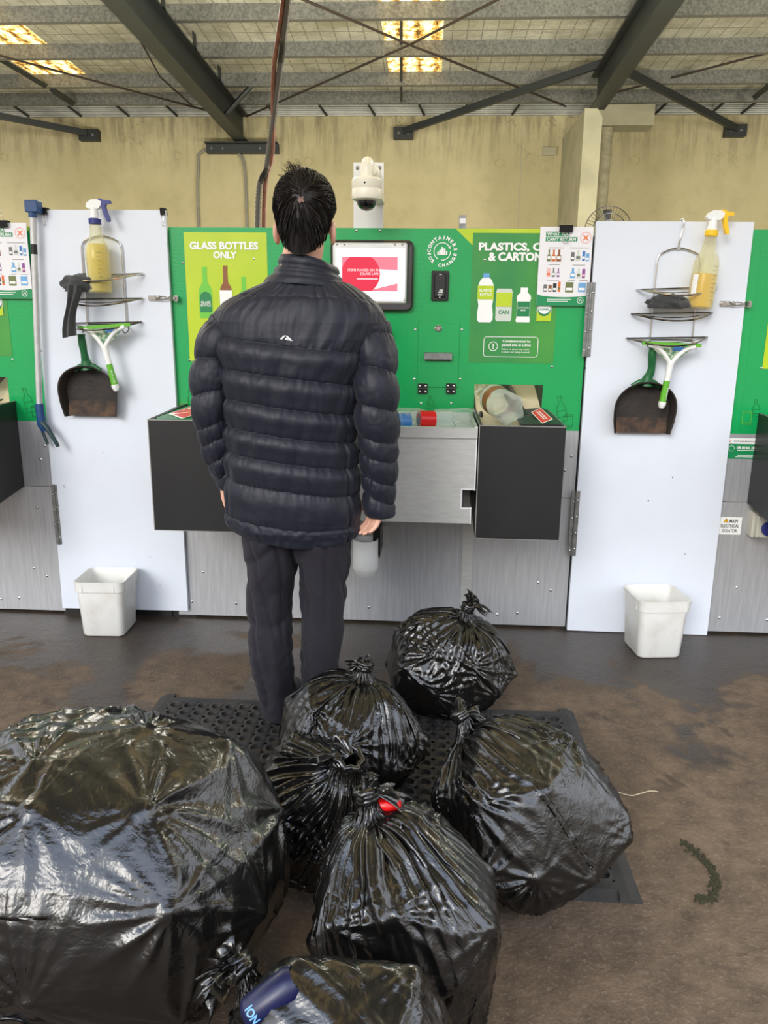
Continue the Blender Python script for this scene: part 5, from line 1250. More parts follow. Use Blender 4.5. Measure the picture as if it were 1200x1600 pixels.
for k in 'LR':
    T = LEG[k]; P = []; R = []
    for y, a, b2 in T[:]:
        c = px2((a+b2)/2, y, 2.37); P.append(Vector((c.x, 2.37, c.z))); R.append(max(.038, (b2-a)*.00102*.72))
    mb.tube([P[0]+Vector((0, 0, .05))]+P[:-1]+[Vector((P[-1].x, 2.38, .05))], [R[0]]+R[:-1]+[.04], 18)
    mb.tube([(P[-1].x, 2.35, .035), (P[-1].x, 2.45, .035), (P[-1].x, 2.55, .03)], [.035, .034, .028], 12)
body = remeshed(mb, .005, 2)
body.build('body', 'skin', person, ang=180)

# ---- hair: a thick cap with combed strands spreading from the whorl
mb = MB(); hzc = HZ+.008; HR = (.087, .108, CROWN-hzc)
WH = Vector((.06, -.92, .22)).normalized()                    # whorl direction
def hair_r(d):
    return 1+.035*noise.noise(d*3.5)+.02*noise.noise(d*9)
def hair_low(d):                                              # hair line height as a fraction below centre
    back = max(0, -d.y); side = abs(d.x); return -.138*(back**.8)-.045*side*(1-back)+(.06 if d.y > .35 else 0)
A = []
nv, nu = 40, 72
for i in range(nv):
    row = []
    for j in range(nu):
        u = 2*PI*j/nu; hd = Vector((math.cos(u), math.sin(u), 0)); lowz = hzc+hair_low(hd)
        f = i/(nv-1); ang = f*PI*.5
        if f <= .72:
            a = f/.72*PI/2; d = Vector((math.sin(a)*hd.x, math.sin(a)*hd.y, math.cos(a))); r = hair_r(d); p = (HX+HR[0]*d.x*r, HY-.004+HR[1]*d.y*r, hzc+HR[2]*d.z*r)
        else:
            k = (f-.72)/.28; d = hd; r = hair_r(Vector((d.x, d.y, -k))); sh = 1-.20*k**1.7-(.07*k if abs(hd.x) > .75 else 0); p = (HX+HR[0]*d.x*r*sh, HY-.004+HR[1]*d.y*r*sh, hzc+(lowz-hzc)*k)
        row.append(p)
    A.append(row)
mb.grid(A, True)
capA = np.array(A); random.seed(11)
def cap_at(f, u):
    i = min(nv-1.001, max(0, f*(nv-1))); j = (u/(2*PI) % 1)*nu; i0, j0 = int(i), int(j) % nu; di, dj = i-int(i), j-int(j); j1 = (j0+1) % nu
    return Vector((capA[i0, j0]*(1-di)*(1-dj)+capA[i0+1, j0]*di*(1-dj)+capA[i0, j1]*(1-di)*dj+capA[i0+1, j1]*di*dj).tolist())
cen = Vector((HX, HY, hzc-.02)); bvh = BVHTree.FromPolygons([Vector(v) for v in mb.v], mb.f)
wp, _, _, _ = bvh.ray_cast(cen, WH)
for s in range(2200):
    # start anywhere on the cap, run away from the whorl along the surface
    f0, u0 = random.random()**.8*.9, random.random()*2*PI; p = cap_at(f0, u0); L = random.uniform(.035, .075); n = 7; P = []
    side = random.uniform(-.25, .55); lift = random.uniform(-.0012, .0028)
    for k in range(n):
        q, nr, _, _ = bvh.find_nearest(p)
        if nr.dot(q-cen) < 0: nr = -nr
        P.append(q+nr*(lift+.003*math.sin(PI*k/(n-1))+(.004*(k/(n-1))**2 if f0 > .75 else 0)))
        away = (q-wp); away -= nr*away.dot(nr); away = away.normalized() if away.length > 1e-5 else nr.orthogonal()
        tan = (away+nr.cross(away)*side+Vector((0, 0, -.55))*min(1, f0*1.3)).normalized(); p = q+tan*L/(n-1)
        if p.z < hzc-.135: break
    if len(P) > 3: mb.tube(P, [.0010]+[.0014]*(len(P)-2)+[.0004], 4, cap=False)
for s in range(60):                                           # stray tuft on the upper left
    u0 = random.uniform(2.3, 4.3); p = cap_at(random.uniform(.05, .35), u0); d = (p-cen).normalized()+Vector((random.uniform(-.5, .1), random.uniform(-.4, .4), random.uniform(-.1, .5)))
    d.normalize(); L = random.uniform(.012, .035); mb.tube([p, p+d*L*.5, p+d*L+Vector((-.006, 0, -.002))], [.0008, .0007, .0003], 4, cap=False)
hair_o = mb.build('hair', 'hair', person, ang=80)
wn = (wp-cen).normalized(); w1 = wn.orthogonal().normalized(); w2 = wn.cross(w1); mb = MB()   # thin patch of scalp at the crown whorl
mb.add([wp+wn*.0030]+[wp+wn*.0015+(w1*math.cos(k*.5236)*1.0+w2*math.sin(k*.5236))*(.009+.004*math.sin(k*2.3)) for k in range(12)], [(0, 1+k, 1+(k+1) % 12) for k in range(12)])
mb.build('scalp_whorl', 'scalp', hair_o)

# ---- jacket
TOR = [(400, 440, 519, .075), (410, 437, 521, .078), (424, 433, 523, .082), (436, 424, 530, .085), (443, 411, 541, .088), (452, 392, 557, .094), (462, 372, 572, .101), (474, 353, 586, .109), (488, 340, 594, .116), (505, 333, 597, .124), (530, 333, 592, .132), (560, 340, 575, .138), (590, 348, 560, .141), (640, 354, 552, .141), (700, 357, 551, .140), (760, 355, 556, .142), (800, 354, 559, .143), (822, 357, 559, .140), (833, 362, 556, .132)]
SEAMS = [466, 541, 588, 634, 677, 716, 758, 813]
yref = [px2(460, y).z for y in range(396, 846)]
def z_to_py(z): return float(np.interp(-z, [-v for v in yref], list(range(396, 846))))
nu, nv = 320, 420
def torso_pt(u, py, push=0.0):
    xl, xr, dp = interp(TOR, py); a, b2 = px2(xl, py), px2(xr, py); cx, hw = (a.x+b2.x)/2, (b2.x-a.x)/2; z = px2((xl+xr)/2, py).z
    ex = 2.35; c, s = math.cos(u), math.sin(u); k = (abs(c)**ex+abs(s)**ex)**(-1/ex)
    cy = 2.365+(.02 if py < 430 else .02*max(0, (470-py)/40) if py < 470 else 0)
    return cx+(hw+push)*k*c, cy+(dp+push)*k*s, z, c, s
A = []
for i in range(nv):
    py0 = 442+(835-442)*i/(nv-1); row = []
    for j in range(nu):
        u = 2*PI*j/nu; c, s = math.cos(u), math.sin(u)
        # seams run slightly down towards the right; lower hem dips at the back
        tilt = 13*c
        hem = 0 if py0 < 790 else (py0-790)/45*(8 if s < 0 else -2)*(1-abs(c))-((py0-790)/45)*16*abs(c)**3
        py = py0+tilt*min(1, max(0, (py0-455)/60))*(1 if py0 < 800 else .7)+hem*.6
        pys = py0
        k = 0
        while k < len(SEAMS) and SEAMS[k] < pys: k += 1
        lo = SEAMS[k-1] if k > 0 else 420; hi = SEAMS[k] if k < len(SEAMS) else 838
        t = (pys-lo)/(hi-lo); amp = (.004, .007, .014, .015, .016, .015, .015, .010, .007)[k]
        bul = amp*(max(0, math.sin(PI*t))**.55)*(1+.18*math.sin(PI*2*t))
        dist = min(pys-lo, hi-pys)
        N3 = Vector((u*9.0, lo*.13, 0))
        puck = .0052*math.exp(-dist/7.5)*(noise.noise(Vector((u*17, lo*.37+(0 if t < .5 else 40), 0)))+.6*noise.noise(Vector((u*37, lo*.7, 3))))
        fold = .0050*noise.noise(Vector((u*5.5+.012*py0, py0*.010, 7)))+.0028*abs(noise.noise(Vector((u*11-.02*py0, py0*.03, 2))))
        if pys < 541: fold = .0042*noise.noise(Vector((u*8+.02*py0, py0*.018, 5)))+.002*noise.noise(Vector((u*21, py0*.012, 2)))
        puff = bul+puck+fold
        if k == len(SEAMS): puff = .004+.0035*noise.noise(Vector((u*14, py0*.1, 1)))+.005*math.sin(PI*t)
        # vertical joins of the side panels
        for uc, wd in ((-.55, .035), (-2.60, .035)):
            d_ = (u-2*PI-uc if u > PI else u-uc); puff -= .009*math.exp(-(d_/wd)**2) if py0 > 545 else 0
        x, y, z, c, s = torso_pt(u, py, puff); row.append((x, y, z))
    A.append(row)
A = np.array(A)
jm = MB(); jm.grid(A, True)
# rolled inside hem
low = A[-1]; cx_, cy_ = low[:, 0].mean(), low[:, 1].mean()
H = [low]; 
for k, (sc, dz) in enumerate(((.985, -.006), (.95, -.008), (.90, .004), (.86, .05))):
    r = low.copy(); r[:, 0] = cx_+(low[:, 0]-cx_)*sc; r[:, 1] = cy_+(low[:, 1]-cy_)*sc; r[:, 2] = low[:, 2]+dz; H.append(r)
jm.grid(np.array(H), True)
# collar: double-walled stand-up band with two stitch lines
C = []
cb = [(447, 1.00, .006), (441, 1.0, .011), (436, 1, .010), (432, 1, .004), (428, 1, .010), (423, 1, .009), (420, 1, .003), (416, 1, .009), (409, 1, .010), (403.5, 1, .006), (402, 1, .0), (404, 1, -.006), (415, 1, -.010), (440, 1, -.012)]
CT = [(400, 440, 520, .078), (412, 438, 522, .081), (425, 432, 526, .085), (436, 424, 533, .089), (447, 412, 545, .096)]
for py0, sc, push in cb:
    row = []
    for j in range(160):
        u = 2*PI*j/160; c, s = math.cos(u), math.sin(u)
        py = py0+5*c+(4 if s > 0 else 0)*s*(440-py0)/40+9*max(0, c)**2*((447-py0)/45)
        xl, xr, dp = interp(CT, min(447, max(400, py0))); a, b2 = px2(xl, py), px2(xr, py); cxx, hw = (a.x+b2.x)/2, (b2.x-a.x)/2
        w = push+.0025*noise.noise(Vector((u*4, py0*.05, 9)))
        row.append((cxx+(hw+w)*c, 2.377+(dp+w)*s, px2((xl+xr)/2, py).z))
    C.append(row)
jm.grid(np.array(C), True)
# sleeves
def sleeve(cent, rad, seams, ydep, sgn):
    cs = [px2(*c) for c in cent]
    for q, d in zip(cs, ydep): q.y += d
    P = smooth_path(cs, 40); n = len(P); L = [0]
    for i in range(1, n): L.append(L[-1]+(P[i]-P[i-1]).length)
    R = np.interp(np.linspace(0, 1, n), np.linspace(0, 1, len(rad)), rad)*.00199
    S = [v*L[-1] for v in seams]; A = []; m_ = 120
    for i in range(n):
        tdir = (P[min(i+1, n-1)]-P[max(i-1, 0)]).normalized(); ux = Vector((1, 0, 0)); ux = (ux-tdir*ux.dot(tdir)).normalized(); uy = tdir.cross(ux)
        if uy.y < 0: uy = -uy
        row = []
        for j in range(m_):
            u = 2*PI*j/m_; lt = L[i]+.022*math.cos(u)*(-sgn)*(.3+.7*(i/n))
            k = 0
            while k < len(S) and S[k] < lt: k += 1
            lo = S[k-1] if k > 0 else -.06; hi = S[k] if k < len(S) else L[-1]+.03
            t = min(1, max(0, (lt-lo)/(hi-lo))); dd = min(lt-lo, hi-lt)
            amp = min(.013, .012*(hi-lo)/.085) if i > n*.22 else .005
            q = R[i]*.93+amp*(max(0, math.sin(PI*t))**.55)+.004*math.exp(-max(0, dd)/.014)*(noise.noise(Vector((u*5, k*3.1+sgn, 0)))+.6*noise.noise(Vector((u*12, k*2.1, sgn))))+.005*noise.noise(Vector((u*1.6+sgn, L[i]*9, 4)))+.003*abs(noise.noise(Vector((u*3, L[i]*30, sgn*2))))
            row.append(P[i]+ux*q*math.cos(u)+uy*q*1.06*math.sin(u))
        A.append([tuple(v) for v in row])
    last = np.array(A[-1]); c0 = last.mean(0)
    for sc, back in ((.93, .006), (.84, .004), (.78, -.03)):
        dvec = np.array((P[-1]-P[-4]).normalized()); A.append((c0+(last-c0)*sc+dvec*back).tolist())
    first = np.array(A[0]); c1 = first.mean(0); A = [(c1+(first-c1)*.3).tolist(), (c1+(first-c1)*.75).tolist()] + A
    jm.grid(np.array(A), True)
sleeve([(408, 486), (378, 496), (351, 524), (337, 560), (331, 605), (333, 655), (341, 708), (351, 748), (354, 762)], [20, 31, 32, 30.5, 28.5, 27, 24.5, 19, 15.5], [.20, .36, .51, .66, .74, .84, .93], (.02, .02, .015, .005, -.01, -.005, .015, .03, .035), -1)
sleeve([(534, 486), (561, 498), (580, 527), (585, 565), (588, 610), (590, 660), (592, 715), (593, 768), (592, 804)], [20, 30, 31, 31, 31, 30.5, 28.5, 24, 21], [.18, .34, .49, .63, .72, .83, .92], (.02, .02, .015, .0, -.02, -.02, -.005, .005, .01), 1)
jac = jm.build('jacket', 'jacket', person, ang=180)
# white peak emblem stitched on the back seam
bv = BVHTree.FromPolygons([Vector(v) for v in jm.v], jm.f)
def on_back(px, py):
    o = Vector((0, 0, CAMH)); h = bv.ray_cast(o, _ray(px, py).normalized()); return h[0]+Vector((0, -.0022, 0))
mb = MB()
for tri in ([(437.5, 531.5), (441.5, 528), (444, 526), (446.5, 526), (443, 529.5), (441, 531.8)], [(446.5, 526), (449, 526.3), (452, 529), (457.5, 534.2), (453, 533.6), (449.5, 530.2)], [(445, 531.5), (447, 529.3), (452, 533.3), (449.6, 533)]):
    P = [on_back(*q) for q in tri]; mb.add(P, [tuple(range(len(P)))])
mb.build('chest_emblem', 'white_print', jac, smooth=False).name = 'back_emblem'

# ---- trousers
mb = MB()
for k in 'LR':
    T = LEG[k]; A = []
    for i in range(90):
        y = 770+(1121-770)*i/89; a, b2 = interp(T, max(800, y)); pa, pb = px2(a, y, 2.37), px2(b2, y, 2.37); cx, hw = (pa.x+pb.x)/2, (pb.x-pa.x)/2-.003; z = max(.014, px2((a+b2)/2, y, 2.37).z)
        dp = float(np.interp(y, [770, 840, 900, 1000, 1121], [.120, .125, .108, .090, .088])); cy = 2.37+float(np.interp(y, [770, 840, 900, 1000, 1121], [.0, -.004, .004, .0, .012]))
        A.append([(cx+hw*math.cos(u), cy+dp*math.sin(u), z) for u in np.linspace(0, 2*PI, 48, endpoint=False)])
    A = [[(sum(p[0] for p in A[0])/48, 2.37, A[0][0][2]+.01)]*48] + A + [[(sum(p[0] for p in A[-1])/48, 2.38, A[-1][0][2])]*48]
    mb.grid(np.array(A), True)
tr = remeshed(mb, .0065, 6, .5)
V = np.array(tr.v)
for i, v in enumerate(V):                                     # drape folds: diagonal under the seat, long and soft down the leg, stacked at the ankle
    p = Vector(v.tolist()); side = 1 if p.x > -.395 else -1; d = Vector((p.x-(-.395+side*.09), p.y-2.37, 0)); d = d.normalized() if d.length > 1e-4 else Vector((0, -1, 0))
    q = p.z+side*(p.x+.395)*1.1
    f = .010*noise.noise(Vector((p.x*6, p.y*4, q*9)))*(1 if p.z > .35 else .6)+.0085*noise.noise(Vector((p.x*22, p.y*10, p.z*2.2)))+.006*abs(noise.noise(Vector((p.x*10+p.z*8, p.y*9, q*22))))
    f -= .011*max(0, 1-5*abs(noise.noise(Vector((p.x*5+side*3, p.y*3, q*5+p.x*3)))))*(1 if p.z > .3 else .5)+.008*max(0, 1-6*abs(noise.noise(Vector((p.x*13+p.z*1.5, p.y*8, p.z*1.6+side*5)))))
    if p.z < .25: f += .005*noise.noise(Vector((p.x*7, p.y*7, p.z*28)))
    V[i] = v+np.array(d)*f*(1 if p.z > .03 else .2)
tr.v = V.tolist()
tr.build('trousers', 'trouser', person, ang=180)
# ---- shoes
for k in 'LR':
    y, a, b2 = LEG[k][-1]; cx = px2((a+b2)/2, 1119, 2.38).x; A = []
    for i, (yy, hw, ht) in enumerate(((2.315, .020, .03), (2.325, .036, .06), (2.36, .041, .085), (2.42, .043, .085), (2.48, .047, .062), (2.54, .048, .050), (2.585, .036, .038), (2.60, .012, .022))):
        A.append([(cx+hw*math.cos(u), yy, .014+ht*.5+ht*.5*math.sin(u)) for u in np.linspace(0, 2*PI, 28, endpoint=False)])
    mb = MB(); mb.grid(np.array(A), True); mb.build('shoe', 'sock', person)
person.location.z += .003

# ================================================================== rubbish bags: thin film relaxed over angular contents (position-based, numpy)
def rot_to(a):
    a = np.array(a, float); a /= np.linalg.norm(a); z = np.array([0, 0, 1.0]); v = np.cross(z, a); c = z@a
    if c > .9999: return np.eye(3)
    vx = np.array([[0, -v[2], v[1]], [v[2], 0, -v[0]], [-v[1], v[0], 0]]); return np.eye(3)+vx+vx@vx/(1+c)
def film(C, R, K, seed, slack=1.18, pts=34, rows=(44, 88, 176), cols=(72, 144, 288), its=(170, 110, 70), neck=.016, power=2.4, jag=.13, pull=.006, knotcrease=.010, starcrease=.0085, top=.93, scale=1.13, kn=26, zf=.003):
    rng = np.random.default_rng(seed); C = np.array(C, float); K = np.array(K, float); R = np.array(R, float)*scale; S_ = R.mean()/.22; axv = (K-C)/np.linalg.norm(K-C)
    # contents: convex hull of scattered corners, as a star-shaped radius on a direction grid
    nT, nP = 100, 200; th = np.linspace(0, PI, nT); ph = np.linspace(0, 2*PI, nP, endpoint=False)
    D = np.stack([np.sin(th)[:, None]*np.cos(ph), np.sin(th)[:, None]*np.sin(ph), np.cos(th)[:, None]*np.ones(nP)], -1)
    X = []
    while len(X) < pts:
        d = rng.normal(size=3); d /= np.linalg.norm(d)
        if d@axv > .85 or any(d@(q/np.linalg.norm(q)) > .90 for q in X[-60:]) and rng.random() < .85: continue
        X.append(d*(np.abs(d/R)**power).sum()**(-1/power)*(1-jag*rng.random()))
    kd = np.linalg.norm(K-C); e0 = np.cross(axv, (0, 1, .2)); e0 /= np.linalg.norm(e0); e9 = np.cross(axv, e0)
    for k in range(7): a_ = 2*PI*k/7+rng.uniform(-.3, .3); X.append(axv*kd*top*rng.uniform(.93, 1.0)+(e0*math.cos(a_)+e9*math.sin(a_))*.055*S_*rng.uniform(.8, 1.5))
    X = np.array(X); X[:, 2] = np.maximum(X[:, 2], zf+.003-C[2])
    bm = bmesh.new()
    for q in X: bm.verts.new(q.tolist())
    bmesh.ops.convex_hull(bm, input=bm.verts); nrm, off = [], []
    hv = np.array([v.co[:] for v in bm.verts if v.link_faces])
    for f in bm.faces:
        n_ = f.normal.copy(); o_ = n_.dot(f.verts[0].co)
        if o_ < 0: n_, o_ = -n_, -o_
        nrm.append(n_[:]); off.append(o_)
    bm.free(); nrm = np.array(nrm); off = np.array(off)
    q = (D@nrm.T)/off; rc = 1/(np.maximum(q, 1e-6)**26).sum(-1)**(1/26)
    def r_at(d):
        t = np.arccos(np.clip(d[..., 2], -1, 1))/PI*(nT-1); p = (np.arctan2(d[..., 1], d[..., 0]) % (2*PI))/(2*PI)*nP
        t0 = np.minimum(t.astype(int), nT-2); ft = t-t0; p0 = p.astype(int) % nP; fp = p-p.astype(int); p1 = (p0+1) % nP
        return rc[t0, p0]*(1-ft)*(1-fp)+rc[t0+1, p0]*ft*(1-fp)+rc[t0, p1]*(1-ft)*fp+rc[t0+1, p1]*ft*fp
    Q = rot_to(axv); n0, m0 = rows[0], cols[0]
    u = np.linspace(0, 2*PI, m0, endpoint=False); TH0 = .40; nk = int(n0*.14); P = np.zeros((n0, m0, 3))
    def shell(t, k): d = np.stack([np.sin(t)*np.cos(u), np.sin(t)*np.sin(u), np.cos(t)*np.ones(m0)], -1)@Q.T; return C+d*(r_at(d)*k)[:, None]
    ring = shell(TH0, 1.05); kr = K+(np.stack([np.cos(u), np.sin(u), 0*u], -1)@Q.T)*neck
    for i in range(n0):
        if i < nk: w = i/nk; P[i] = kr*(1-w)+ring*w
        else: P[i] = shell(TH0+(PI-TH0-.03)*(i-nk)/(n0-1-nk), 1.05)
    cir = np.linalg.norm(np.roll(P, -1, 1)-P, axis=-1).sum(1); cm = cir.max()*slack
    tgt = np.where(np.arange(n0) < nk+n0*.42, cm, np.minimum(cm, cir*1.12)); tgt = np.convolve(np.pad(tgt, 4, mode='edge'), np.ones(9)/9, 'valid')
    vlen = np.linalg.norm(P[1:]-P[:-1], axis=-1).mean(1)*1.02
    for lev in range(3):
        if lev:
            n1, m1 = rows[lev], cols[lev]
            def up(A, k, axis, wrap):
                N_ = A.shape[axis]; x = np.arange(k)*(N_/k if wrap else (N_-1)/(k-1)); i0 = np.minimum(x.astype(int), N_-1 if wrap else N_-2); f = x-i0
                i1 = (i0+1) % N_ if wrap else i0+1; sh = [1]*A.ndim; sh[axis] = k; f = f.reshape(sh)
                return np.take(A, i0, axis)*(1-f)+np.take(A, i1, axis)*f
            o = P.shape[0]; P = up(up(P, n1, 0, False), m1, 1, True); tgt = up(tgt, n1, 0, False); vlen = up(vlen, n1-1, 0, False)*(o-1)/(n1-1)
        n_, m_ = P.shape[:2]; hl = (tgt/m_)[:, None]; vl = np.repeat(vlen[:, None], m_, 1); dl = np.sqrt(((hl[1:]+hl[:-1])/2)**2*.9+vl**2)
        d = P-C; d /= np.linalg.norm(d, axis=-1, keepdims=True); fr = np.clip(np.arange(n_)/(n_*.12), 0, 1)[:, None]
        if lev == 0:
            uu = np.linspace(0, 2*PI, m_, endpoint=False)[None]; vv = np.linspace(0, 1, n_)[:, None]; j = 0
            for k in (5, 8, 11, 13, 17, 21): j = j+.014*np.sin(k*uu+rng.uniform(0, 6)+rng.uniform(-3, 3)*vv+1.5*np.sin(3*vv+rng.uniform(0, 6)))*rng.uniform(.4, 1)
            j = .012+j*np.clip(1.2-vv, .25, 1)
        else: j = rng.normal(size=(n_, m_))*(.0012 if lev == 1 else .0005)
        P = P+d*(j*fr)[..., None]; pin = P[0].copy(); ev = np.arange(0, m_, 2); od = (ev+1) % m_; e2 = (od+1) % m_
        def con(A, B, L, k=.5):
            dv = B-A; l = np.linalg.norm(dv, axis=-1)+1e-9; return dv*(k*(l-L)/l)[..., None]
        for it in range(its[lev]):
            P += (C-P)*pull*((1, .35, .2)[lev] if it < its[lev]*.75 else .1); P[..., 2] -= .0003
            for a, b in (((ev, od), (od, e2)) if it % 2 else ((od, e2), (ev, od))):
                c = con(P[:, a], P[:, b], hl); P[:, a] += c; P[:, b] -= c
            for s in (0, 1):
                A, B = P[s:-1:2], P[s+1::2]; q = min(len(A), len(B)); c = con(A[:q], B[:q], vl[s::2][:q]); P[s:s+2*q:2] += c; P[s+1:s+1+2*q:2] -= c
            for sft in (1, -1):
                for s in (0, 1):
                    A = P[s:-1:2]; B = np.roll(P[s+1::2], -sft, 1); q = min(len(A), len(B)); c = con(A[:q], B[:q], dl[s::2][:q], .2); P[s:s+2*q:2] += c; P[s+1:s+1+2*q:2] -= np.roll(c, sft, 1)
            lap = (np.roll(P, 1, 1)+np.roll(P, -1, 1))*.5-P; P += lap*.10
            lv = (P[2:]+P[:-2])*.5-P[1:-1]; P[1:-1] += lv*.16
            d = P-C; r = np.linalg.norm(d, axis=-1); dn = d/r[..., None]; P += dn*np.maximum(0, r_at(dn)-r)[..., None]
            P[..., 2] = np.maximum(P[..., 2], zf); P[0] = pin; P[-1] = P[-1].mean(0)
    # fine creases: straight ridges fanning out of the knot and out of every corner that pokes the film
    def normals(P):
        a = np.roll(P, -1, 1)-np.roll(P, 1, 1); b_ = np.gradient(P, axis=0); n = np.cross(b_, a); n /= np.linalg.norm(n, axis=-1, keepdims=True)+1e-12
        return np.where(((n*(P-C)).sum(-1) < 0)[..., None], -n, n)
    n = normals(P); H = np.zeros(P.shape[:2])
    def wob(x, ks, rr): return sum(rr.uniform(.5, 1)*np.sin(k*x+rr.uniform(0, 6)) for k in ks)
    uu = np.linspace(0, 2*PI, P.shape[1], endpoint=False)[None]; vv = np.linspace(0, 1, P.shape[0])[:, None]
    a = uu*kn+1.3*wob(uu, (2, 3, 5), rng)+.6*np.sin(9*vv); mod = .5+.5*np.sin(uu*5+rng.uniform(0, 6)+4*vv)
    H += knotcrease*np.clip(vv*9, 0, 1)*np.exp(-((vv-.06)/.24)**2)*(1-2*np.abs(np.sin(a)))*(.35+.65*mod)
    for k, c0 in enumerate(hv):
        if c0@axv > .72*kd: continue
        if c0[2]+C[2] < .05: continue
        nn = c0/np.linalg.norm(c0); e1 = np.cross(nn, axv); e1 /= np.linalg.norm(e1)+1e-9; e2_ = np.cross(nn, e1); rel = P-C-c0
        x, y = rel@e1, rel@e2_; rr = np.sqrt(x*x+y*y)+1e-6; fi = np.arctan2(y, x); on = np.clip(1-np.abs(rel@nn)/.12, 0, 1)
        nf = rng.integers(5, 9); lob = np.clip(.25+.75*np.cos(fi-rng.uniform(0, 6)), 0, 1)+.25
        ridge = 1-2*np.abs(np.sin(nf*fi+1.1*wob(fi, (1, 2, 3), rng)))
        H += starcrease*rng.uniform(.5, 1.2)*lob*on*np.minimum(1, rr/(.03*S_))*np.exp(-rr/(.085*S_))*ridge
        H += starcrease*.9*on*np.exp(-(rr/.016)**2)
    P = P+n*H[..., None]; P[..., 2] = np.maximum(P[..., 2], zf); P[0] = pin
    return P
def bag(name, label, C, R, K, seed, tail, tailn=5, **kw):
    root = thing(name, label, 'rubbish bag', (C[0], C[1], 0), 'tied black rubbish bags')
    P = film(C, R, K, seed, **kw); mb = MB(); mb.grid(P, True); film_o = mb.build('bag_film', 'film', root, ang=180)
    # knot: a twisted wrap plus the gathered tail flaring out of it
    rng = np.random.default_rng(seed+50); K = Vector(K); ax = (K-Vector(C)).normalized(); T = Vector(tail); td = T.normalized()
    mb = MB(); nk = kw.get('neck', .016)
    for k in range(3):
        P2 = [K+ax*(.004+.007*k)+(Quaternion_(ax, 2*PI*q/14+k) @ ax.orthogonal().normalized())*(nk*(1.0+.15*math.sin(3*q+k))) for q in range(14)]
        mb.tube(P2, .0085, 8, closed=True)
    mb.build('knot', 'film', root, ang=180)
    mb = MB(); side = td.orthogonal().normalized(); up = td.cross(side); L = T.length
    for k in range(tailn):
        a0 = 2*PI*k/tailn+rng.uniform(-.3, .3); nu_, nv_ = 22, 26; A = []; w = rng.uniform(.7, 1.2); ln = L*rng.uniform(.7, 1.1); ph = rng.uniform(0, 6, 4)
        for i in range(nv_):
            t = i/(nv_-1); row = []
            for j in range(nu_):
                s = j/(nu_-1)-.5; ang_ = a0+s*w*1.3; rad = nk*.6+(.055*L/.1)*t**1.3*(.75+.3*math.sin(7*s+ph[0])); crk = .010*t*math.sin(16*s+ph[1]+3*t)+.006*t*math.sin(29*s+ph[2])
                o = side*math.cos(ang_)*(rad+crk)+up*math.sin(ang_)*(rad+crk)
                p = K+ax*.012*(1-t)+td*(ln*(t-.18*t*t)+.012*t*math.sin(9*s+ph[3]))+o+Vector((0, 0, -.35*L*t*t)); row.append((p.x, p.y, max(p.z, .01)))
            A.append(row)
        mb.grid(A)
    mb.build('gathered_tail', 'film', root, ang=180)
    return root
from mathutils import Quaternion
def Quaternion_(ax, a): return Quaternion(ax, a).to_matrix()
K_, t, b = new_mat('black_bag_film'); M['film'] = K_
tcn = N(t, 'ShaderNodeTexCoord').outputs['Object']; g = tcn
b.inputs['Base Color'].default_value = lin((17, 16, 15)); setin(b, 'Specular IOR Level', .75); setin(b, 'IOR', 1.52)
n1 = nnoise(t, g, 34, 6, .62, .5); n2 = nnoise(t, g, 11, 4, .5, .8); vo = N(t, 'ShaderNodeTexVoronoi', feature='DISTANCE_TO_EDGE'); vo.inputs['Scale'].default_value = 26; t.links.new(g, vo.inputs['Vector'])
rg = N(t, 'ShaderNodeMapRange'); rg.inputs['To Min'].default_value = .13; rg.inputs['To Max'].default_value = .27; t.links.new(n2, rg.inputs['Value']); t.links.new(rg.outputs[0], b.inputs['Roughness'])
bp = N(t, 'ShaderNodeBump'); bp.inputs['Strength'].default_value = .34; bp.inputs['Distance'].default_value = .006
rdg = nmath(t, 'ABSOLUTE', nmath(t, 'SUBTRACT', nnoise(t, g, 13, 3, .5, 1.4), .5)); rdg2 = nmath(t, 'ABSOLUTE', nmath(t, 'SUBTRACT', nnoise(t, g, 38, 2, .5, 1.0), .5))
t.links.new(nmath(t, 'ADD', nmath(t, 'ADD', nmath(t, 'MULTIPLY', n1, .55), nmath(t, 'MULTIPLY', n2, 1.2)), nmath(t, 'ADD', nmath(t, 'MULTIPLY', rdg, 1.5), nmath(t, 'MULTIPLY', rdg2, .7))), bp.inputs['Height']); t.links.new(bp.outputs[0], b.inputs['Normal'])

bag('rubbish_bag', 'tied black rubbish bag farthest back, beneath the right chute box', (.085, 2.51, .165), (.230, .19, .175), (.150, 2.50, .365), 3, (.045, .02, .07), zf=.017)
bag('rubbish_bag', 'tied black rubbish bag just behind the person, by the trouser legs', (-.205, 1.99, .165), (.215, .18, .175), (-.165, 2.01, .365), 8, (-.02, .03, .03), zf=.017)
bag('rubbish_bag', 'large shiny black rubbish bag at the right end of the pile, knot at upper left', (.265, 1.66, .185), (.225, .235, .19), (.105, 1.74, .37), 5, (.03, .05, .03), zf=.017)
bag('rubbish_bag', 'black rubbish bag with a loose open mouth between the largest bag and the person', (-.242, 1.60, .20), (.150, .15, .19), (-.165, 1.53, .37), 12, (-.05, .04, .05), neck=.03, zf=.017)
bag('rubbish_bag', 'front black rubbish bag with a red item showing at its knot', (-.018, 1.15, .265), (.170, .165, .25), (-.090, 1.195, .505), 21, (.04, .03, .045))
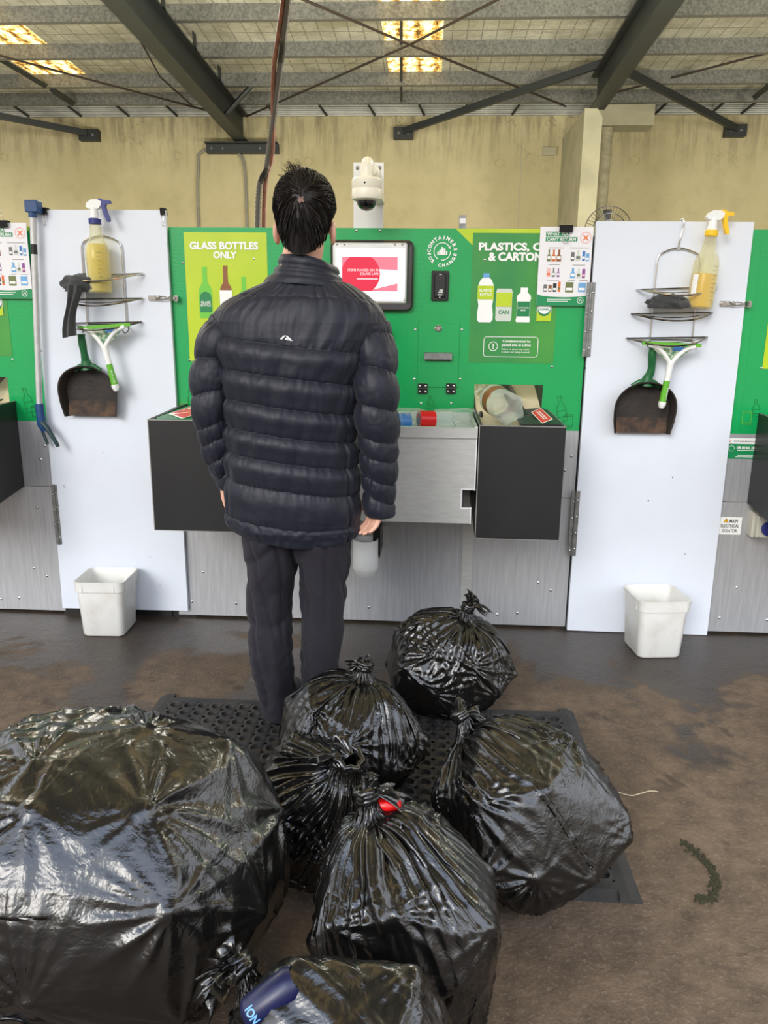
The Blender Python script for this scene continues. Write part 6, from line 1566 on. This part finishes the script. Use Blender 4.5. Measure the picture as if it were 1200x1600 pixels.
bag('rubbish_bag', 'largest black rubbish bag, filling the lower left of the photo', (-.620, 1.25, .280), (.345, .285, .285), (-1.02, 1.22, .36), 31, (-.08, 0, .03), pts=40, power=2.8, jag=.11, starcrease=.011, rows=(52, 104, 208), cols=(88, 176, 352))
bag('rubbish_bag', 'black rubbish bag at the bottom edge, knotted beside a blue wrapper', (-.100, .825, .275), (.170, .145, .245), (-.252, .93, .385), 44, (-.05, -.02, .035))
# odds and ends poking out of the bags
def crumple(c, r, seed, matl, name, label, cat, text=None):
    mb = MB(); nu_, nv_ = 28, 16; A = []
    for i in range(nv_):
        v = PI*i/(nv_-1); A.append([(c[0]+r[0]*math.sin(v)*math.cos(2*PI*j/nu_)*(1+.25*noise.noise(Vector((i*.4, j*.5, seed)))), c[1]+r[1]*math.sin(v)*math.sin(2*PI*j/nu_), c[2]+r[2]*math.cos(v)*(1+.25*noise.noise(Vector((j*.4, i*.4, seed))))) for j in range(nu_)])
    mb.grid(A, True); o = mb.build(name, matl); tag(recenter(o), label, cat); return o

p = at(603, 1259, 1.19); crumple((p.x, 1.205, p.z-.006), (.026, .016, .012), 2.0, 'red_tear', 'red_wrapper', 'bright red wrapper showing through a gap by the front bag knot', 'wrapper')
p = at(402, 1576, .80); root = thing('drink_can', 'blue can with pale letters poking out beside the knot of the bottom bag', 'can', (p.x, .80, p.z-.04))
ax = Vector((.75, .2, .55)).normalized(); B = p-ax*.016; mb = MB(); mb.lathe([(.016, 0), (.021, .005), (.022, .010), (.022, .070), (.018, .078), (.017, .080), (.015, .076), (.001, .076)], B, ax, 36); can = mb.build('can_body', 'blue_tear', root)
u_ = ax.orthogonal().normalized(); w_ = ax.cross(u_); f0 = Vector((0, -.9, .55)); a0 = math.atan2(f0.dot(w_), f0.dot(u_))
vs, fs, bb = text_mesh('ION', .03); mb = MB()
mb.add([B+ax*(.010+.012*((z-bb[2])/(bb[3]-bb[2])))+(u_*math.cos(a0+.95*((x-bb[0])/(bb[1]-bb[0])-.5))+w_*math.sin(a0+.95*((x-bb[0])/(bb[1]-bb[0])-.5)))*.0224 for x, z in vs], fs)
mb.build('can_lettering', 'cyan_print', can, smooth=False)
